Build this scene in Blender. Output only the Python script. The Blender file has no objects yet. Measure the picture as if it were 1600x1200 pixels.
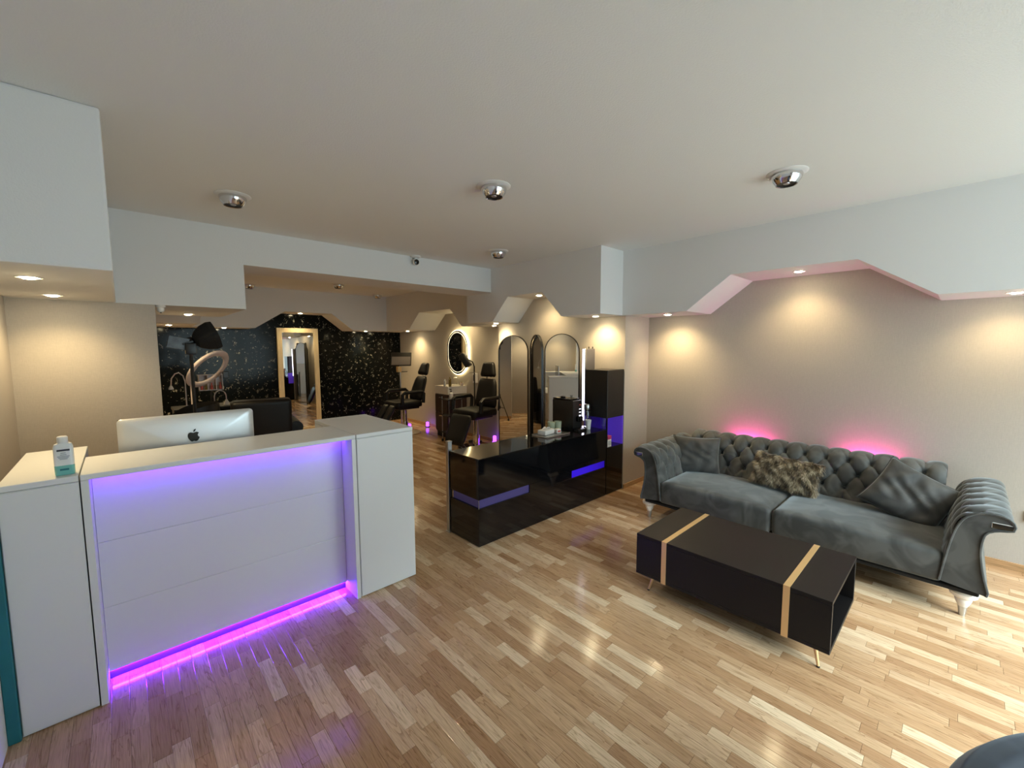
import bpy, bmesh, math, random
from mathutils import Vector, Matrix
from math import sin, cos, pi, radians, sqrt, atan2, exp
random.seed(11)
S = bpy.context.scene
COL = S.collection

# ------------------------------------------------------------------ camera
CAM_H = 1.65
YAW, PITCH, ROLL, FPX = radians(47.1245), radians(4.9785), radians(-0.251), 657.11
fw = Vector((cos(YAW)*cos(PITCH), sin(YAW)*cos(PITCH), -sin(PITCH)))
rt = Vector((sin(YAW), -cos(YAW), 0)); up = rt.cross(fw)
rt, up = rt*cos(ROLL)+up*sin(ROLL), up*cos(ROLL)-rt*sin(ROLL)
cam_d = bpy.data.cameras.new('camera'); cam = bpy.data.objects.new('camera', cam_d); COL.objects.link(cam)
cam_d.sensor_width = 36; cam_d.sensor_fit = 'HORIZONTAL'; cam_d.lens = FPX/1600*36; cam_d.clip_start = .02
cam.matrix_world = Matrix(((rt.x, up.x, -fw.x, 0), (rt.y, up.y, -fw.y, 0), (rt.z, up.z, -fw.z, CAM_H), (0, 0, 0, 1)))
S.camera = cam

# ------------------------------------------------------------------ world, daylight, exposure
W = bpy.data.worlds.new('world'); S.world = W; W.use_nodes = True
W.node_tree.nodes['Background'].inputs[0].default_value = (.73, .94, 1.0, 1)
W.node_tree.nodes['Background'].inputs[1].default_value = 3.9
S.view_settings.view_transform = 'Standard'; S.view_settings.look = 'None'
S.view_settings.gamma = 1; S.view_settings.use_curve_mapping = False
S.view_settings.exposure = 0.12
S.cycles.use_denoising = True; S.cycles.use_adaptive_sampling = True; S.cycles.adaptive_threshold = .02
S.cycles.max_bounces = 7; S.cycles.diffuse_bounces = 4; S.cycles.glossy_bounces = 4
S.cycles.transparent_max_bounces = 8; S.cycles.sample_clamp_indirect = 6
S.cycles.caustics_reflective = False; S.cycles.caustics_refractive = False
WX0, WX1, WZ0, WZ1, WY = 1.10, 4.60, .06, 2.62, -1.90           # shop window opening in the front wall
pd = bpy.data.lights.new('window_portal', 'AREA'); pd.shape = 'RECTANGLE'; pd.size = WX1-WX0; pd.size_y = WZ1-WZ0
pd.cycles.is_portal = True
po = bpy.data.objects.new('window_portal', pd); COL.objects.link(po)
po.location = ((WX0+WX1)/2, WY-.1, (WZ0+WZ1)/2); po.rotation_euler = (radians(-90), 0, pi)
po.rotation_euler = Vector((0, 1, 0)).to_track_quat('-Z', 'Z').to_euler()
sd = bpy.data.lights.new('hazy_sun', 'SUN'); sd.energy = 15.0; sd.angle = radians(44); sd.color = (.82, .95, 1.0)
so = bpy.data.objects.new('hazy_sun', sd); COL.objects.link(so); so.location = (1, -6, 6)
so.rotation_euler = Vector((.20, 1.0, -.94)).to_track_quat('-Z', 'Y').to_euler()
WARM = (1.0, .74, .37)
SPOT_W = 50.0
VIOLET = (.17, .03, 1.0)
PINK = (1.0, .06, .42)

# ------------------------------------------------------------------ materials
def nt(name):
    m = bpy.data.materials.new(name); m.use_nodes = True
    t = m.node_tree; return m, t, t.nodes['Principled BSDF']
def N(t, typ, **kw):
    n = t.nodes.new(typ)
    for k, v in kw.items():
        if k.startswith('i_'): n.inputs[k[2:].replace('_', ' ')].default_value = v
        else: setattr(n, k, v)
    return n
def ramp(t, pts, mode='LINEAR'):
    n = t.nodes.new('ShaderNodeValToRGB'); n.color_ramp.interpolation = mode; e = n.color_ramp.elements
    while len(e) < len(pts): e.new(.5)
    for q, (p, c) in zip(e, pts): q.position = p; q.color = (*c, 1) if len(c) == 3 else c
    return n
def plain(name, col, rough=.5, metal=0, bump=0, bscale=200, var=0, vscale=4, sheen=0, coat=0, spec=.5, stretch=None):
    m, t, b = nt(name)
    b.inputs['Base Color'].default_value = (*col, 1); b.inputs['Roughness'].default_value = rough
    b.inputs['Metallic'].default_value = metal; b.inputs['Specular IOR Level'].default_value = spec
    if sheen: b.inputs['Sheen Weight'].default_value = sheen; b.inputs['Sheen Roughness'].default_value = .35
    if coat: b.inputs['Coat Weight'].default_value = coat; b.inputs['Coat Roughness'].default_value = .05
    tc = N(t, 'ShaderNodeTexCoord'); src = tc.outputs['Object']
    if stretch:
        mp = N(t, 'ShaderNodeMapping'); mp.inputs['Scale'].default_value = stretch
        t.links.new(src, mp.inputs[0]); src = mp.outputs[0]
    if bump:
        n = N(t, 'ShaderNodeTexNoise', i_Scale=bscale, i_Detail=3.0); t.links.new(src, n.inputs['Vector'])
        bp = N(t, 'ShaderNodeBump', i_Strength=bump, i_Distance=.004); t.links.new(n.outputs[0], bp.inputs['Height'])
        t.links.new(bp.outputs[0], b.inputs['Normal'])
    if var:
        n = N(t, 'ShaderNodeTexNoise', i_Scale=vscale, i_Detail=4.0); t.links.new(src, n.inputs['Vector'])
        r = ramp(t, [(.3, [c*(1-var) for c in col]), (.7, [min(1, c*(1+var)) for c in col])])
        t.links.new(n.outputs[0], r.inputs[0]); t.links.new(r.outputs[0], b.inputs['Base Color'])
    return m
def emit(name, col, st):
    m, t, b = nt(name); b.inputs['Base Color'].default_value = (*[min(1, c) for c in col], 1)
    b.inputs['Emission Color'].default_value = (*col, 1); b.inputs['Emission Strength'].default_value = st
    b.inputs['Roughness'].default_value = .4
    return m
def wood_floor(name, island):
    m, t, b = nt(name); tc = N(t, 'ShaderNodeTexCoord')
    rnd = (N(t, 'ShaderNodeNewGeometry').outputs['Random Per Island'] if island else N(t, 'ShaderNodeObjectInfo').outputs['Random'])
    ml = N(t, 'ShaderNodeMath', operation='MULTIPLY'); ml.inputs[1].default_value = 91.7; t.links.new(rnd, ml.inputs[0])
    cb = N(t, 'ShaderNodeCombineXYZ'); t.links.new(ml.outputs[0], cb.inputs[0]); t.links.new(ml.outputs[0], cb.inputs[2])
    ad = N(t, 'ShaderNodeVectorMath', operation='ADD'); t.links.new(tc.outputs['Object'], ad.inputs[0]); t.links.new(cb.outputs[0], ad.inputs[1])
    mp = N(t, 'ShaderNodeMapping'); mp.inputs['Scale'].default_value = (26, 1.9, 1); t.links.new(ad.outputs[0], mp.inputs[0])
    n1 = N(t, 'ShaderNodeTexNoise', i_Scale=1.0, i_Detail=3.0, i_Distortion=.6); t.links.new(mp.outputs[0], n1.inputs['Vector'])
    w = N(t, 'ShaderNodeMath', operation='MULTIPLY'); w.inputs[1].default_value = 7.0; t.links.new(n1.outputs[0], w.inputs[0])
    fr = N(t, 'ShaderNodeMath', operation='FRACT'); t.links.new(w.outputs[0], fr.inputs[0])
    mp2 = N(t, 'ShaderNodeMapping'); mp2.inputs['Scale'].default_value = (260, 12, 1); t.links.new(ad.outputs[0], mp2.inputs[0])
    n2 = N(t, 'ShaderNodeTexNoise', i_Scale=1.0, i_Detail=4.0); t.links.new(mp2.outputs[0], n2.inputs['Vector'])
    base = ramp(t, [(0, (.37, .21, .108)), (.3, (.445, .27, .145)), (.6, (.505, .325, .185)), (.8, (.57, .39, .24)), (1, (.72, .55, .37))])
    t.links.new(rnd, base.inputs[0])
    g = ramp(t, [(0, (.62, .56, .50)), (.22, (.98, .98, .98)), (1, (1.06, 1.06, 1.06))]); t.links.new(fr.outputs[0], g.inputs[0])
    g2 = ramp(t, [(.3, (.80, .78, .75)), (.6, (1.06, 1.06, 1.05))]); t.links.new(n2.outputs[0], g2.inputs[0])
    m1 = N(t, 'ShaderNodeMixRGB', blend_type='MULTIPLY', i_Fac=.9); t.links.new(base.outputs[0], m1.inputs[1]); t.links.new(g.outputs[0], m1.inputs[2])
    m2 = N(t, 'ShaderNodeMixRGB', blend_type='MULTIPLY', i_Fac=1.0); t.links.new(m1.outputs[0], m2.inputs[1]); t.links.new(g2.outputs[0], m2.inputs[2])
    t.links.new(m2.outputs[0], b.inputs['Base Color']); b.inputs['Roughness'].default_value = .14
    b.inputs['Specular IOR Level'].default_value = .5
    bp = N(t, 'ShaderNodeBump', i_Strength=.12, i_Distance=.001); t.links.new(n2.outputs[0], bp.inputs['Height']); t.links.new(bp.outputs[0], b.inputs['Normal'])
    return m
def wallpaper(name, col):
    m, t, b = nt(name); tc = N(t, 'ShaderNodeTexCoord')
    mp = N(t, 'ShaderNodeMapping'); mp.inputs['Scale'].default_value = (40, 40, 700); t.links.new(tc.outputs['Object'], mp.inputs[0])
    n = N(t, 'ShaderNodeTexNoise', i_Scale=1.0, i_Detail=4.0); t.links.new(mp.outputs[0], n.inputs['Vector'])
    mp2 = N(t, 'ShaderNodeMapping'); mp2.inputs['Scale'].default_value = (420, 420, 30); t.links.new(tc.outputs['Object'], mp2.inputs[0])
    n2 = N(t, 'ShaderNodeTexNoise', i_Scale=1.0, i_Detail=3.0); t.links.new(mp2.outputs[0], n2.inputs['Vector'])
    ad = N(t, 'ShaderNodeMath', operation='ADD'); t.links.new(n.outputs[0], ad.inputs[0]); t.links.new(n2.outputs[0], ad.inputs[1])
    r = ramp(t, [(.3, [c*.90 for c in col]), (.7, [c*1.08 for c in col])])
    hl = N(t, 'ShaderNodeMath', operation='MULTIPLY'); hl.inputs[1].default_value = .5
    t.links.new(ad.outputs[0], hl.inputs[0]); t.links.new(hl.outputs[0], r.inputs[0]); t.links.new(r.outputs[0], b.inputs['Base Color'])
    bp = N(t, 'ShaderNodeBump', i_Strength=.12, i_Distance=.001); t.links.new(ad.outputs[0], bp.inputs['Height']); t.links.new(bp.outputs[0], b.inputs['Normal'])
    b.inputs['Roughness'].default_value = .62; b.inputs['Specular IOR Level'].default_value = .3
    return m
def marble(name):
    m, t, b = nt(name); tc = N(t, 'ShaderNodeTexCoord')
    n0 = N(t, 'ShaderNodeTexNoise', i_Scale=2.2, i_Detail=4.0); t.links.new(tc.outputs['Object'], n0.inputs['Vector'])
    wv = N(t, 'ShaderNodeVectorMath', operation='SCALE'); wv.inputs['Scale'].default_value = .55; t.links.new(n0.outputs['Color'], wv.inputs[0])
    ad = N(t, 'ShaderNodeVectorMath', operation='ADD'); t.links.new(tc.outputs['Object'], ad.inputs[0]); t.links.new(wv.outputs[0], ad.inputs[1])
    v = N(t, 'ShaderNodeTexVoronoi', feature='DISTANCE_TO_EDGE', i_Scale=8.5); t.links.new(ad.outputs[0], v.inputs['Vector'])
    vr = ramp(t, [(0, (1, 1, 1)), (.022, (0, 0, 0))]); t.links.new(v.outputs['Distance'], vr.inputs[0])
    v2 = N(t, 'ShaderNodeTexVoronoi', feature='DISTANCE_TO_EDGE', i_Scale=18.0); t.links.new(ad.outputs[0], v2.inputs['Vector'])
    vr2 = ramp(t, [(0, (1, 1, 1)), (.03, (0, 0, 0))]); t.links.new(v2.outputs['Distance'], vr2.inputs[0])
    mk = N(t, 'ShaderNodeTexNoise', i_Scale=13.0, i_Detail=3.0); t.links.new(tc.outputs['Object'], mk.inputs['Vector'])
    mr = ramp(t, [(.56, (0, 0, 0)), (.68, (1, 1, 1))]); t.links.new(mk.outputs[0], mr.inputs[0])
    sp = N(t, 'ShaderNodeTexVoronoi', feature='F1', i_Scale=17.0); t.links.new(tc.outputs['Object'], sp.inputs['Vector'])
    spr = ramp(t, [(.06, (1, 1, 1)), (.12, (0, 0, 0))]); t.links.new(sp.outputs['Distance'], spr.inputs[0])
    a1 = N(t, 'ShaderNodeMixRGB', blend_type='ADD', i_Fac=1.0); t.links.new(vr.outputs[0], a1.inputs[1]); t.links.new(vr2.outputs[0], a1.inputs[2])
    a2 = N(t, 'ShaderNodeMixRGB', blend_type='MULTIPLY', i_Fac=1.0); t.links.new(a1.outputs[0], a2.inputs[1]); t.links.new(mr.outputs[0], a2.inputs[2])
    a3 = N(t, 'ShaderNodeMixRGB', blend_type='ADD', i_Fac=.6); t.links.new(a2.outputs[0], a3.inputs[1]); t.links.new(spr.outputs[0], a3.inputs[2])
    fc = N(t, 'ShaderNodeMixRGB', blend_type='MIX'); fc.inputs[1].default_value = (.004, .005, .005, 1); fc.inputs[2].default_value = (.60, .58, .50, 1)
    t.links.new(a3.outputs[0], fc.inputs[0]); t.links.new(fc.outputs[0], b.inputs['Base Color'])
    b.inputs['Roughness'].default_value = .12; b.inputs['Specular IOR Level'].default_value = .13
    return m
def velvet(name, col):
    m, t, b = nt(name); tc = N(t, 'ShaderNodeTexCoord')
    n = N(t, 'ShaderNodeTexNoise', i_Scale=5.5, i_Detail=2.0, i_Distortion=1.2); t.links.new(tc.outputs['Object'], n.inputs['Vector'])
    r = ramp(t, [(.38, [c*.72 for c in col]), (.5, col), (.62, [c*1.35 for c in col])]); t.links.new(n.outputs[0], r.inputs[0])
    t.links.new(r.outputs[0], b.inputs['Base Color']); b.inputs['Roughness'].default_value = .65
    b.inputs['Sheen Weight'].default_value = .6; b.inputs['Sheen Roughness'].default_value = .38; b.inputs['Sheen Tint'].default_value = (.75, .85, .9, 1)
    b.inputs['Specular IOR Level'].default_value = .25
    f = N(t, 'ShaderNodeTexNoise', i_Scale=700.0); t.links.new(tc.outputs['Object'], f.inputs['Vector'])
    bp = N(t, 'ShaderNodeBump', i_Strength=.1, i_Distance=.001); t.links.new(f.outputs[0], bp.inputs['Height']); t.links.new(bp.outputs[0], b.inputs['Normal'])
    return m
def thin_glass(name, tint=(1, 1, 1), gloss=.12):
    m, t, b = nt(name); t.nodes.remove(b); o = t.nodes['Material Output']
    tr = N(t, 'ShaderNodeBsdfTransparent'); tr.inputs[0].default_value = (*tint, 1)
    g = N(t, 'ShaderNodeBsdfGlossy'); g.inputs['Roughness'].default_value = .02
    mx = N(t, 'ShaderNodeMixShader'); mx.inputs[0].default_value = gloss
    t.links.new(tr.outputs[0], mx.inputs[1]); t.links.new(g.outputs[0], mx.inputs[2]); t.links.new(mx.outputs[0], o.inputs[0])
    return m
def fur_mat():
    m, t, b = nt('faux_fur'); g = N(t, 'ShaderNodeAttribute', attribute_name='tone')
    r = ramp(t, [(0, (.02, .013, .008)), (.3, (.12, .08, .042)), (.55, (.45, .34, .20)), (.85, (.92, .82, .62))])
    t.links.new(g.outputs['Fac'], r.inputs[0]); t.links.new(r.outputs[0], b.inputs['Base Color'])
    b.inputs['Roughness'].default_value = .55
    return m
M = {}
M['ceil'] = plain('ceiling_plaster', (.84, .84, .82), .9, bump=.35, bscale=130)
M['soffit'] = plain('soffit_plaster', (.78, .77, .76), .85, bump=.25, bscale=160)
M['paper'] = wallpaper('beige_textile_wallpaper', (.44, .40, .355))
M['wood_o'] = wood_floor('oak_strip', False); M['wood_i'] = wood_floor('oak_strip_field', True)
M['subfloor'] = plain('subfloor', (.10, .06, .035), .8, var=.2)
M['marble'] = marble('black_marble')
M['lacq'] = plain('white_lacquer', (.74, .75, .76), .38, bump=.02, bscale=30)
M['gloss_white'] = plain('white_gloss_panel', (.74, .74, .77), .12)
M['plinth'] = plain('violet_washed_plinth', (.10, .05, .25), .5, var=.1)  # violet wash of the LED strip is put into the plinth colour
M['dark_gap'] = plain('dark_gap', (.02, .02, .02), .8, var=.2)
M['teal'] = plain('teal_paint', (.012, .16, .20), .5, var=.15)
M['black_gloss'] = plain('black_gloss', (.004, .004, .005), .06, var=.2)
M['black_satin'] = plain('black_satin', (.007, .0065, .0065), .38, var=.2, vscale=30)
M['black_matt'] = plain('black_matt', (.006, .005, .005), .42, spec=.3, bump=.03, bscale=300)
M['black_leather'] = plain('black_leather', (.005, .0045, .0045), .42, spec=.3, bump=.25, bscale=220)
M['black_fabric'] = plain('black_fabric', (.008, .008, .008), .85, bump=.3, bscale=500)
M['gold'] = plain('brushed_gold', (.80, .56, .27), .42, .75, bump=.05, bscale=300)
M['chrome'] = plain('chrome', (.75, .75, .76), .06, 1, bump=.0)
M['steel'] = plain('brushed_steel', (.55, .56, .57), .28, 1, bump=.05, bscale=200)
M['alu'] = plain('silver_aluminium', (.68, .70, .72), .34, .55, bump=.02, bscale=300)
M['graphite'] = plain('graphite_panel', (.16, .15, .16), .35, .3, var=.1)
M['mirror'] = plain('mirror_glass', (.86, .87, .86), .005, 1)
M['velvet'] = velvet('grey_velvet', (.066, .067, .064)); M['velvet_navy'] = velvet('navy_velvet', (.035, .042, .06))
M['cushion'] = velvet('grey_cushion', (.056, .055, .052))
M['fur'] = fur_mat()
M['white_leg'] = plain('white_enamel', (.82, .78, .72), .3, var=.05)
M['pine'] = plain('pine_wood', (.70, .57, .35), .45, var=.14, vscale=3, stretch=(30, 30, 2))
M['trimwood'] = plain('trim_wood', (.42, .25, .12), .45, var=.2, vscale=3, stretch=(3, 3, 40))
M['vanity_wood'] = plain('dark_walnut', (.045, .026, .019), .4, var=.3, vscale=6, stretch=(4, 4, 40))
M['ceramic'] = plain('white_ceramic', (.80, .78, .74), .12, var=.03)
M['white_plastic'] = plain('white_plastic', (.80, .79, .77), .4, var=.04)
M['rose_plastic'] = plain('pale_rose_plastic', (.62, .52, .50), .4, var=.06)
M['bottle'] = plain('white_bottle', (.78, .80, .80), .25, var=.04)
M['teal_liquid'] = plain('teal_liquid_band', (.18, .50, .47), .2, var=.08)
M['ink'] = plain('dark_print', (.03, .035, .05), .5, var=.1)
M['greyink'] = plain('grey_print', (.35, .38, .42), .5, var=.1)
M['logo'] = plain('dark_logo', (.012, .018, .022), .15, var=.1)
M['screen'] = plain('dark_screen', (.008, .008, .010), .06, var=.1)
M['greycloth'] = plain('grey_cloth', (.20, .17, .155), .8, bump=.2, bscale=400)
M['silver_cloth'] = plain('silver_reflector', (.10, .11, .12), .4, .3, var=.4, vscale=20)
M['amber'] = plain('amber_glass', (.26, .18, .05), .15, var=.2)
M['green_glass'] = plain('pale_green_glass', (.42, .46, .33), .12, var=.12)
M['tissue'] = plain('white_paper', (.82, .78, .74), .8, bump=.2, bscale=120)
M['pink_print'] = plain('pink_print', (.55, .06, .20), .5, var=.2)
M['red_print'] = plain('red_print', (.55, .10, .07), .5, var=.2)
M['clear'] = thin_glass('clear_glass', (.93, .96, .97), .10)
M['window_glass'] = thin_glass('window_glass', (.97, .98, .98), .05)
M['smoke'] = thin_glass('smoked_glass', (.45, .40, .55), .12)
M['spot'] = emit('warm_lens', (1.0, .84, .52), 240)
M['spot_dim'] = emit('warm_lens_dim', (1.0, .86, .58), 9)
M['violet'] = emit('violet_led', VIOLET, 22)
M['violet_low'] = emit('violet_led_low', (.11, .010, 1.0), 460)
M['violet_band'] = emit('violet_diffuser', (.25, .07, 1.0), .30)
M['violet_back'] = emit('violet_back_panel', (.12, .05, .62), .26)
M['blue_slot'] = emit('blue_slot', (.03, .006, .60), .42)
M['dim_slot'] = emit('dim_slot', (.055, .045, .16), .16)
M['pinkled'] = emit('pink_led', PINK, 110)
M['tube_white'] = emit('cool_tube', (.86, .82, 1.0), 6)
M['halo'] = emit('warm_halo', (1.0, .82, .42), 7)
M['halo_line'] = emit('warm_line', (1.0, .88, .62), 1.2)
M['violet_tube'] = emit('violet_tube', (.30, .05, 1.0), 5)
M['btn'] = emit('lit_button', (.9, .9, 1.0), 1.5)

# ------------------------------------------------------------------ mesh helpers
class MB:
    def __init__(s): s.bm = bmesh.new()
    def poly(s, pts): return s.bm.faces.new([s.bm.verts.new(p) for p in pts])
    def box(s, x0, x1, y0, y1, z0, z1, bev=0, seg=2, mat=None):
        vs = [s.bm.verts.new((x, y, z)) for x in (x0, x1) for y in (y0, y1) for z in (z0, z1)]
        F = [(0, 1, 3, 2), (4, 6, 7, 5), (0, 4, 5, 1), (2, 3, 7, 6), (0, 2, 6, 4), (1, 5, 7, 3)]
        fs = [s.bm.faces.new([vs[i] for i in f]) for f in F]
        if mat is not None: bmesh.ops.transform(s.bm, matrix=mat, verts=vs)
        if bev:
            es = list({e for f in fs for e in f.edges})
            bmesh.ops.bevel(s.bm, geom=es, offset=bev, segments=seg, affect='EDGES', profile=.6)
        return s
    def prism(s, pts, a0, a1, axis):              # polygon in the plane normal to axis, extruded a0..a1
        def P(p, a): return {'X': (a, p[0], p[1]), 'Y': (p[0], a, p[1]), 'Z': (p[0], p[1], a)}[axis]
        A = [s.bm.verts.new(P(p, a0)) for p in pts]; B = [s.bm.verts.new(P(p, a1)) for p in pts]; n = len(pts)
        s.bm.faces.new(A); s.bm.faces.new(B[::-1])
        for i in range(n): s.bm.faces.new((A[i], B[i], B[(i+1) % n], A[(i+1) % n]))
        return s
    def lathe(s, prof, seg=24, c=(0, 0, 0), mat=None, cap=True):
        rings = []
        for r, z in prof:
            rings.append([s.bm.verts.new((c[0]+r*cos(2*pi*i/seg), c[1]+r*sin(2*pi*i/seg), c[2]+z)) for i in range(seg)])
        for a, b in zip(rings, rings[1:]):
            for i in range(seg): s.bm.faces.new((a[i], a[(i+1) % seg], b[(i+1) % seg], b[i]))
        if cap: s.bm.faces.new(rings[0][::-1]); s.bm.faces.new(rings[-1])
        if mat is not None: bmesh.ops.transform(s.bm, matrix=mat, verts=[v for r in rings for v in r])
        return s
    def tube(s, pts, r, seg=8, r2=None):
        pts = [Vector(p) for p in pts]; rings = []; n = len(pts)
        for i, p in enumerate(pts):
            d = (pts[min(i+1, n-1)]-pts[max(i-1, 0)]).normalized()
            a = d.orthogonal().normalized() if i == 0 else (prev - d*prev.dot(d)).normalized()
            prev = a; b = d.cross(a); rr = r if r2 is None else r+(r2-r)*i/(n-1)
            rings.append([s.bm.verts.new(p+(a*cos(2*pi*k/seg)+b*sin(2*pi*k/seg))*rr) for k in range(seg)])
        for a, b in zip(rings, rings[1:]):
            for k in range(seg): s.bm.faces.new((a[k], a[(k+1) % seg], b[(k+1) % seg], b[k]))
        s.bm.faces.new(rings[0][::-1]); s.bm.faces.new(rings[-1]); return s
    def grid(s, f, nu, nv, closeu=False):
        V = [[s.bm.verts.new(f(i/nu, j/nv)) for j in range(nv+1)] for i in range(nu+(0 if closeu else 1))]
        L = len(V)
        for i in range(nu):
            for j in range(nv):
                s.bm.faces.new((V[i][j], V[(i+1) % L][j], V[(i+1) % L][j+1], V[i][j+1]))
        return s
    def xf(s, m): bmesh.ops.transform(s.bm, matrix=m, verts=s.bm.verts[:]); return s
    def mesh(s, name, mat, smooth=False):
        bmesh.ops.recalc_face_normals(s.bm, faces=s.bm.faces[:])
        me = bpy.data.meshes.new(name); s.bm.to_mesh(me); s.bm.free(); me.materials.append(M[mat] if isinstance(mat, str) else mat)
        if smooth:
            for p in me.polygons: p.use_smooth = True
            if smooth != 'all': me.set_sharp_from_angle(angle=radians(38))
        return me
    def build(s, name, mat, parent=None, smooth=False, loc=None, label=None):
        o = bpy.data.objects.new(name, s.mesh(name, mat, smooth)); COL.objects.link(o)
        if parent: o.parent = parent
        if loc is not None: o.location = loc
        if label: o['label'] = label
        return o
def tag(o, label=None, cat=None, group=None, kind=None):
    if label: o['label'] = label
    if cat: o['category'] = cat
    if group: o['group'] = group
    if kind: o['kind'] = kind
    return o
def thing(name, label, cat, loc=(0, 0, 0), rz=0, group=None):
    o = bpy.data.objects.new(name, None); COL.objects.link(o); o.empty_display_size = .05
    o.location = loc; o.rotation_euler = (0, 0, rz); return tag(o, label, cat, group)
def struct(name, mb, mat, label, cat, parent=None, smooth=False):
    return tag(mb.build(name, mat, parent, smooth), label, cat, kind='structure')
def link_light(o, name, typ, loc, energy, col, parent=None, **kw):
    d = bpy.data.lights.new(name, typ); d.energy = energy; d.color = col
    for k, v in kw.items(): setattr(d, k, v)
    l = bpy.data.objects.new(name, d); COL.objects.link(l); l.location = loc
    if parent: l.parent = parent
    return l
def copy_tree(o, parent=None):
    c = o.copy(); COL.objects.link(c); c.parent = parent
    for ch in list(o.children): copy_tree(ch, c)
    return c

# ------------------------------------------------------------------ room shell
ZC, ZS, ZA = 2.70, 2.00, 2.305
XN, XP, XL = 4.72, 4.20, .225          # niche wall, pier wall, back-room left wall
YB, YD, YW = 8.85, 2.635, 4.41         # back wall, desk/pier line, wall behind the desk
floor = struct('floor', MB().box(-.75, 4.95, -2.15, 9.05, -.12, -.009), 'subfloor', 'oak strip laminate floor running towards the back room', 'floor')
struct('ceiling', MB().box(-.75, 4.95, -2.15, 9.05, ZC, ZC+.15), 'ceil', 'flat off-white plaster ceiling over both rooms', 'ceiling')
struct('wall_right', MB().box(XN, 4.95, -2.05, YD, 0, ZC), 'paper', 'beige textile wallpaper wall behind the grey sofa', 'wall')
struct('wall_right_pier', MB().box(XP, 4.95, YD, 4.81, 0, ZC), 'paper', 'projecting beige wallpaper wall carrying the arched mirrors', 'wall')
struct('wall_right_back', MB().box(XN, 4.95, 4.81, YB, 0, ZC), 'paper', 'beige wall with the glowing oval mirror in the back room', 'wall')
struct('wall_back', MB().box(-.75, 4.95, YB, 9.05, 0, ZC), 'marble', 'black marble wall with white veins at the far end', 'wall')
struct('wall_behind_desk', MB().box(-.75, XL, YW, 4.94, 0, ZS).box(-.75, XL, 4.94, YB, 0, ZC), 'paper', 'beige wallpaper wall behind the reception desk', 'wall')
struct('wall_left', MB().box(-.75, -.55, 2.66, YW, 0, ZC), 'paper', 'beige wallpaper side wall left of the reception desk', 'wall')
struct('wall_left_front', MB().box(-.75, -.445, -2.05, 2.66, 0, ZC), 'soffit', 'white plaster wall at the left edge beside the desk', 'wall')
fr = MB()
fr.box(-.75, WX0, -2.15, WY, 0, ZC); fr.box(WX1, 4.95, -2.15, WY, 0, ZC); fr.box(WX0, WX1, -2.15, WY, 0, WZ0); fr.box(WX0, WX1, -2.15, WY, WZ1, ZC)
struct('wall_front', fr, 'soffit', 'white street front wall around the shop windows, behind the viewer', 'wall')
for k in range(3):
    a = WX0+(WX1-WX0)*k/3; b = WX0+(WX1-WX0)*(k+1)/3
    f = MB()
    f.box(a, a+.05, -2.05, -1.99, WZ0, WZ1); f.box(b-.05, b, -2.05, -1.99, WZ0, WZ1); f.box(a+.05, b-.05, -2.05, -1.99, WZ0, WZ0+.05); f.box(a+.05, b-.05, -2.05, -1.99, WZ1-.05, WZ1)
    w = struct('window_%d' % (k+1), f, 'white_plastic', ['shop window nearest the white left wall', 'middle shop window of the street front', 'shop window nearest the sofa wall'][k], 'window')
    MB().box(a+.05, b-.05, -2.025, -2.019, WZ0+.05, WZ1-.05).build('window_pane', 'window_glass', w)

def arch(a0, a1, b0, b1, b2, b3, top=ZC, low=ZS, hi=ZA):
    return [(a0, top), (a0, low), (b0, low), (b1, hi), (b2, hi), (b3, low), (a1, low), (a1, top)]
struct('trim_1', MB().prism(arch(WY, YD, .155, .60, 1.505, 1.91), 4.13, XN, 'X'), 'soffit', 'white boxed soffit with trapezoid cut-out above the sofa', 'soffit')
struct('trim_2', MB().prism(arch(YD, 4.81, 3.17, 3.47, 4.075, 4.38), 3.715, XP, 'X').prism([(4.81, ZC), (4.81, ZS), (4.95, ZS), (4.95, ZC)], 3.715, XN, 'X'), 'soffit', 'white boxed soffit above the arched mirrors', 'soffit')
struct('trim_3', MB().prism(arch(4.95, 8.30, 5.66, 5.98, 6.99, 7.38), 4.13, XN, 'X'), 'soffit', 'boxed soffit above the oval mirror in the back room', 'soffit')
struct('trim_4', MB().prism(arch(XL, XN, 1.72, 2.19, 3.01, 3.41), 8.30, YB, 'Y'), 'soffit', 'boxed soffit with trapezoid cut-out along the black marble wall', 'soffit')
struct('trim_5', MB().prism(arch(4.94, 8.30, 5.66, 5.98, 6.99, 7.38), XL, .85, 'X'), 'soffit', 'boxed soffit over the left wall of the back room', 'soffit')
struct('trim_6', MB().prism([(-.75, ZC), (-.75, ZS+.0005), (.85, ZS+.0005), (.85, 2.39), (3.715, 2.39), (3.715, ZC)], YW, 4.94, 'Y'), 'soffit', 'stepped white ceiling beam between front and back room', 'beam')
struct('trim_7', MB().box(-.55, 0.0, YD+.005, YW, ZS, ZC, .012), 'soffit', 'white boxed soffit hanging over the left end of the desk', 'soffit')
def base(name, lab, *b):
    m = MB().box(*b); struct(name, m, 'trimwood', lab, 'baseboard')
base('baseboard_right', 'brown wooden baseboard along the sofa wall', XN-.014, XN, WY, YD-.002, 0, .055)
base('baseboard_right_back', 'brown wooden baseboard under the oval mirror wall', XN-.014, XN, 4.82, YB, 0, .055)
base('baseboard_pier', 'short brown baseboard on the wall corner between bar and sofa', XP+.005, XN-.014, YD-.014, YD, 0, .05)
base('baseboard_left_back', 'brown baseboard on the left wall of the back room', XL, XL+.014, 4.42, YB, 0, .055)

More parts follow.
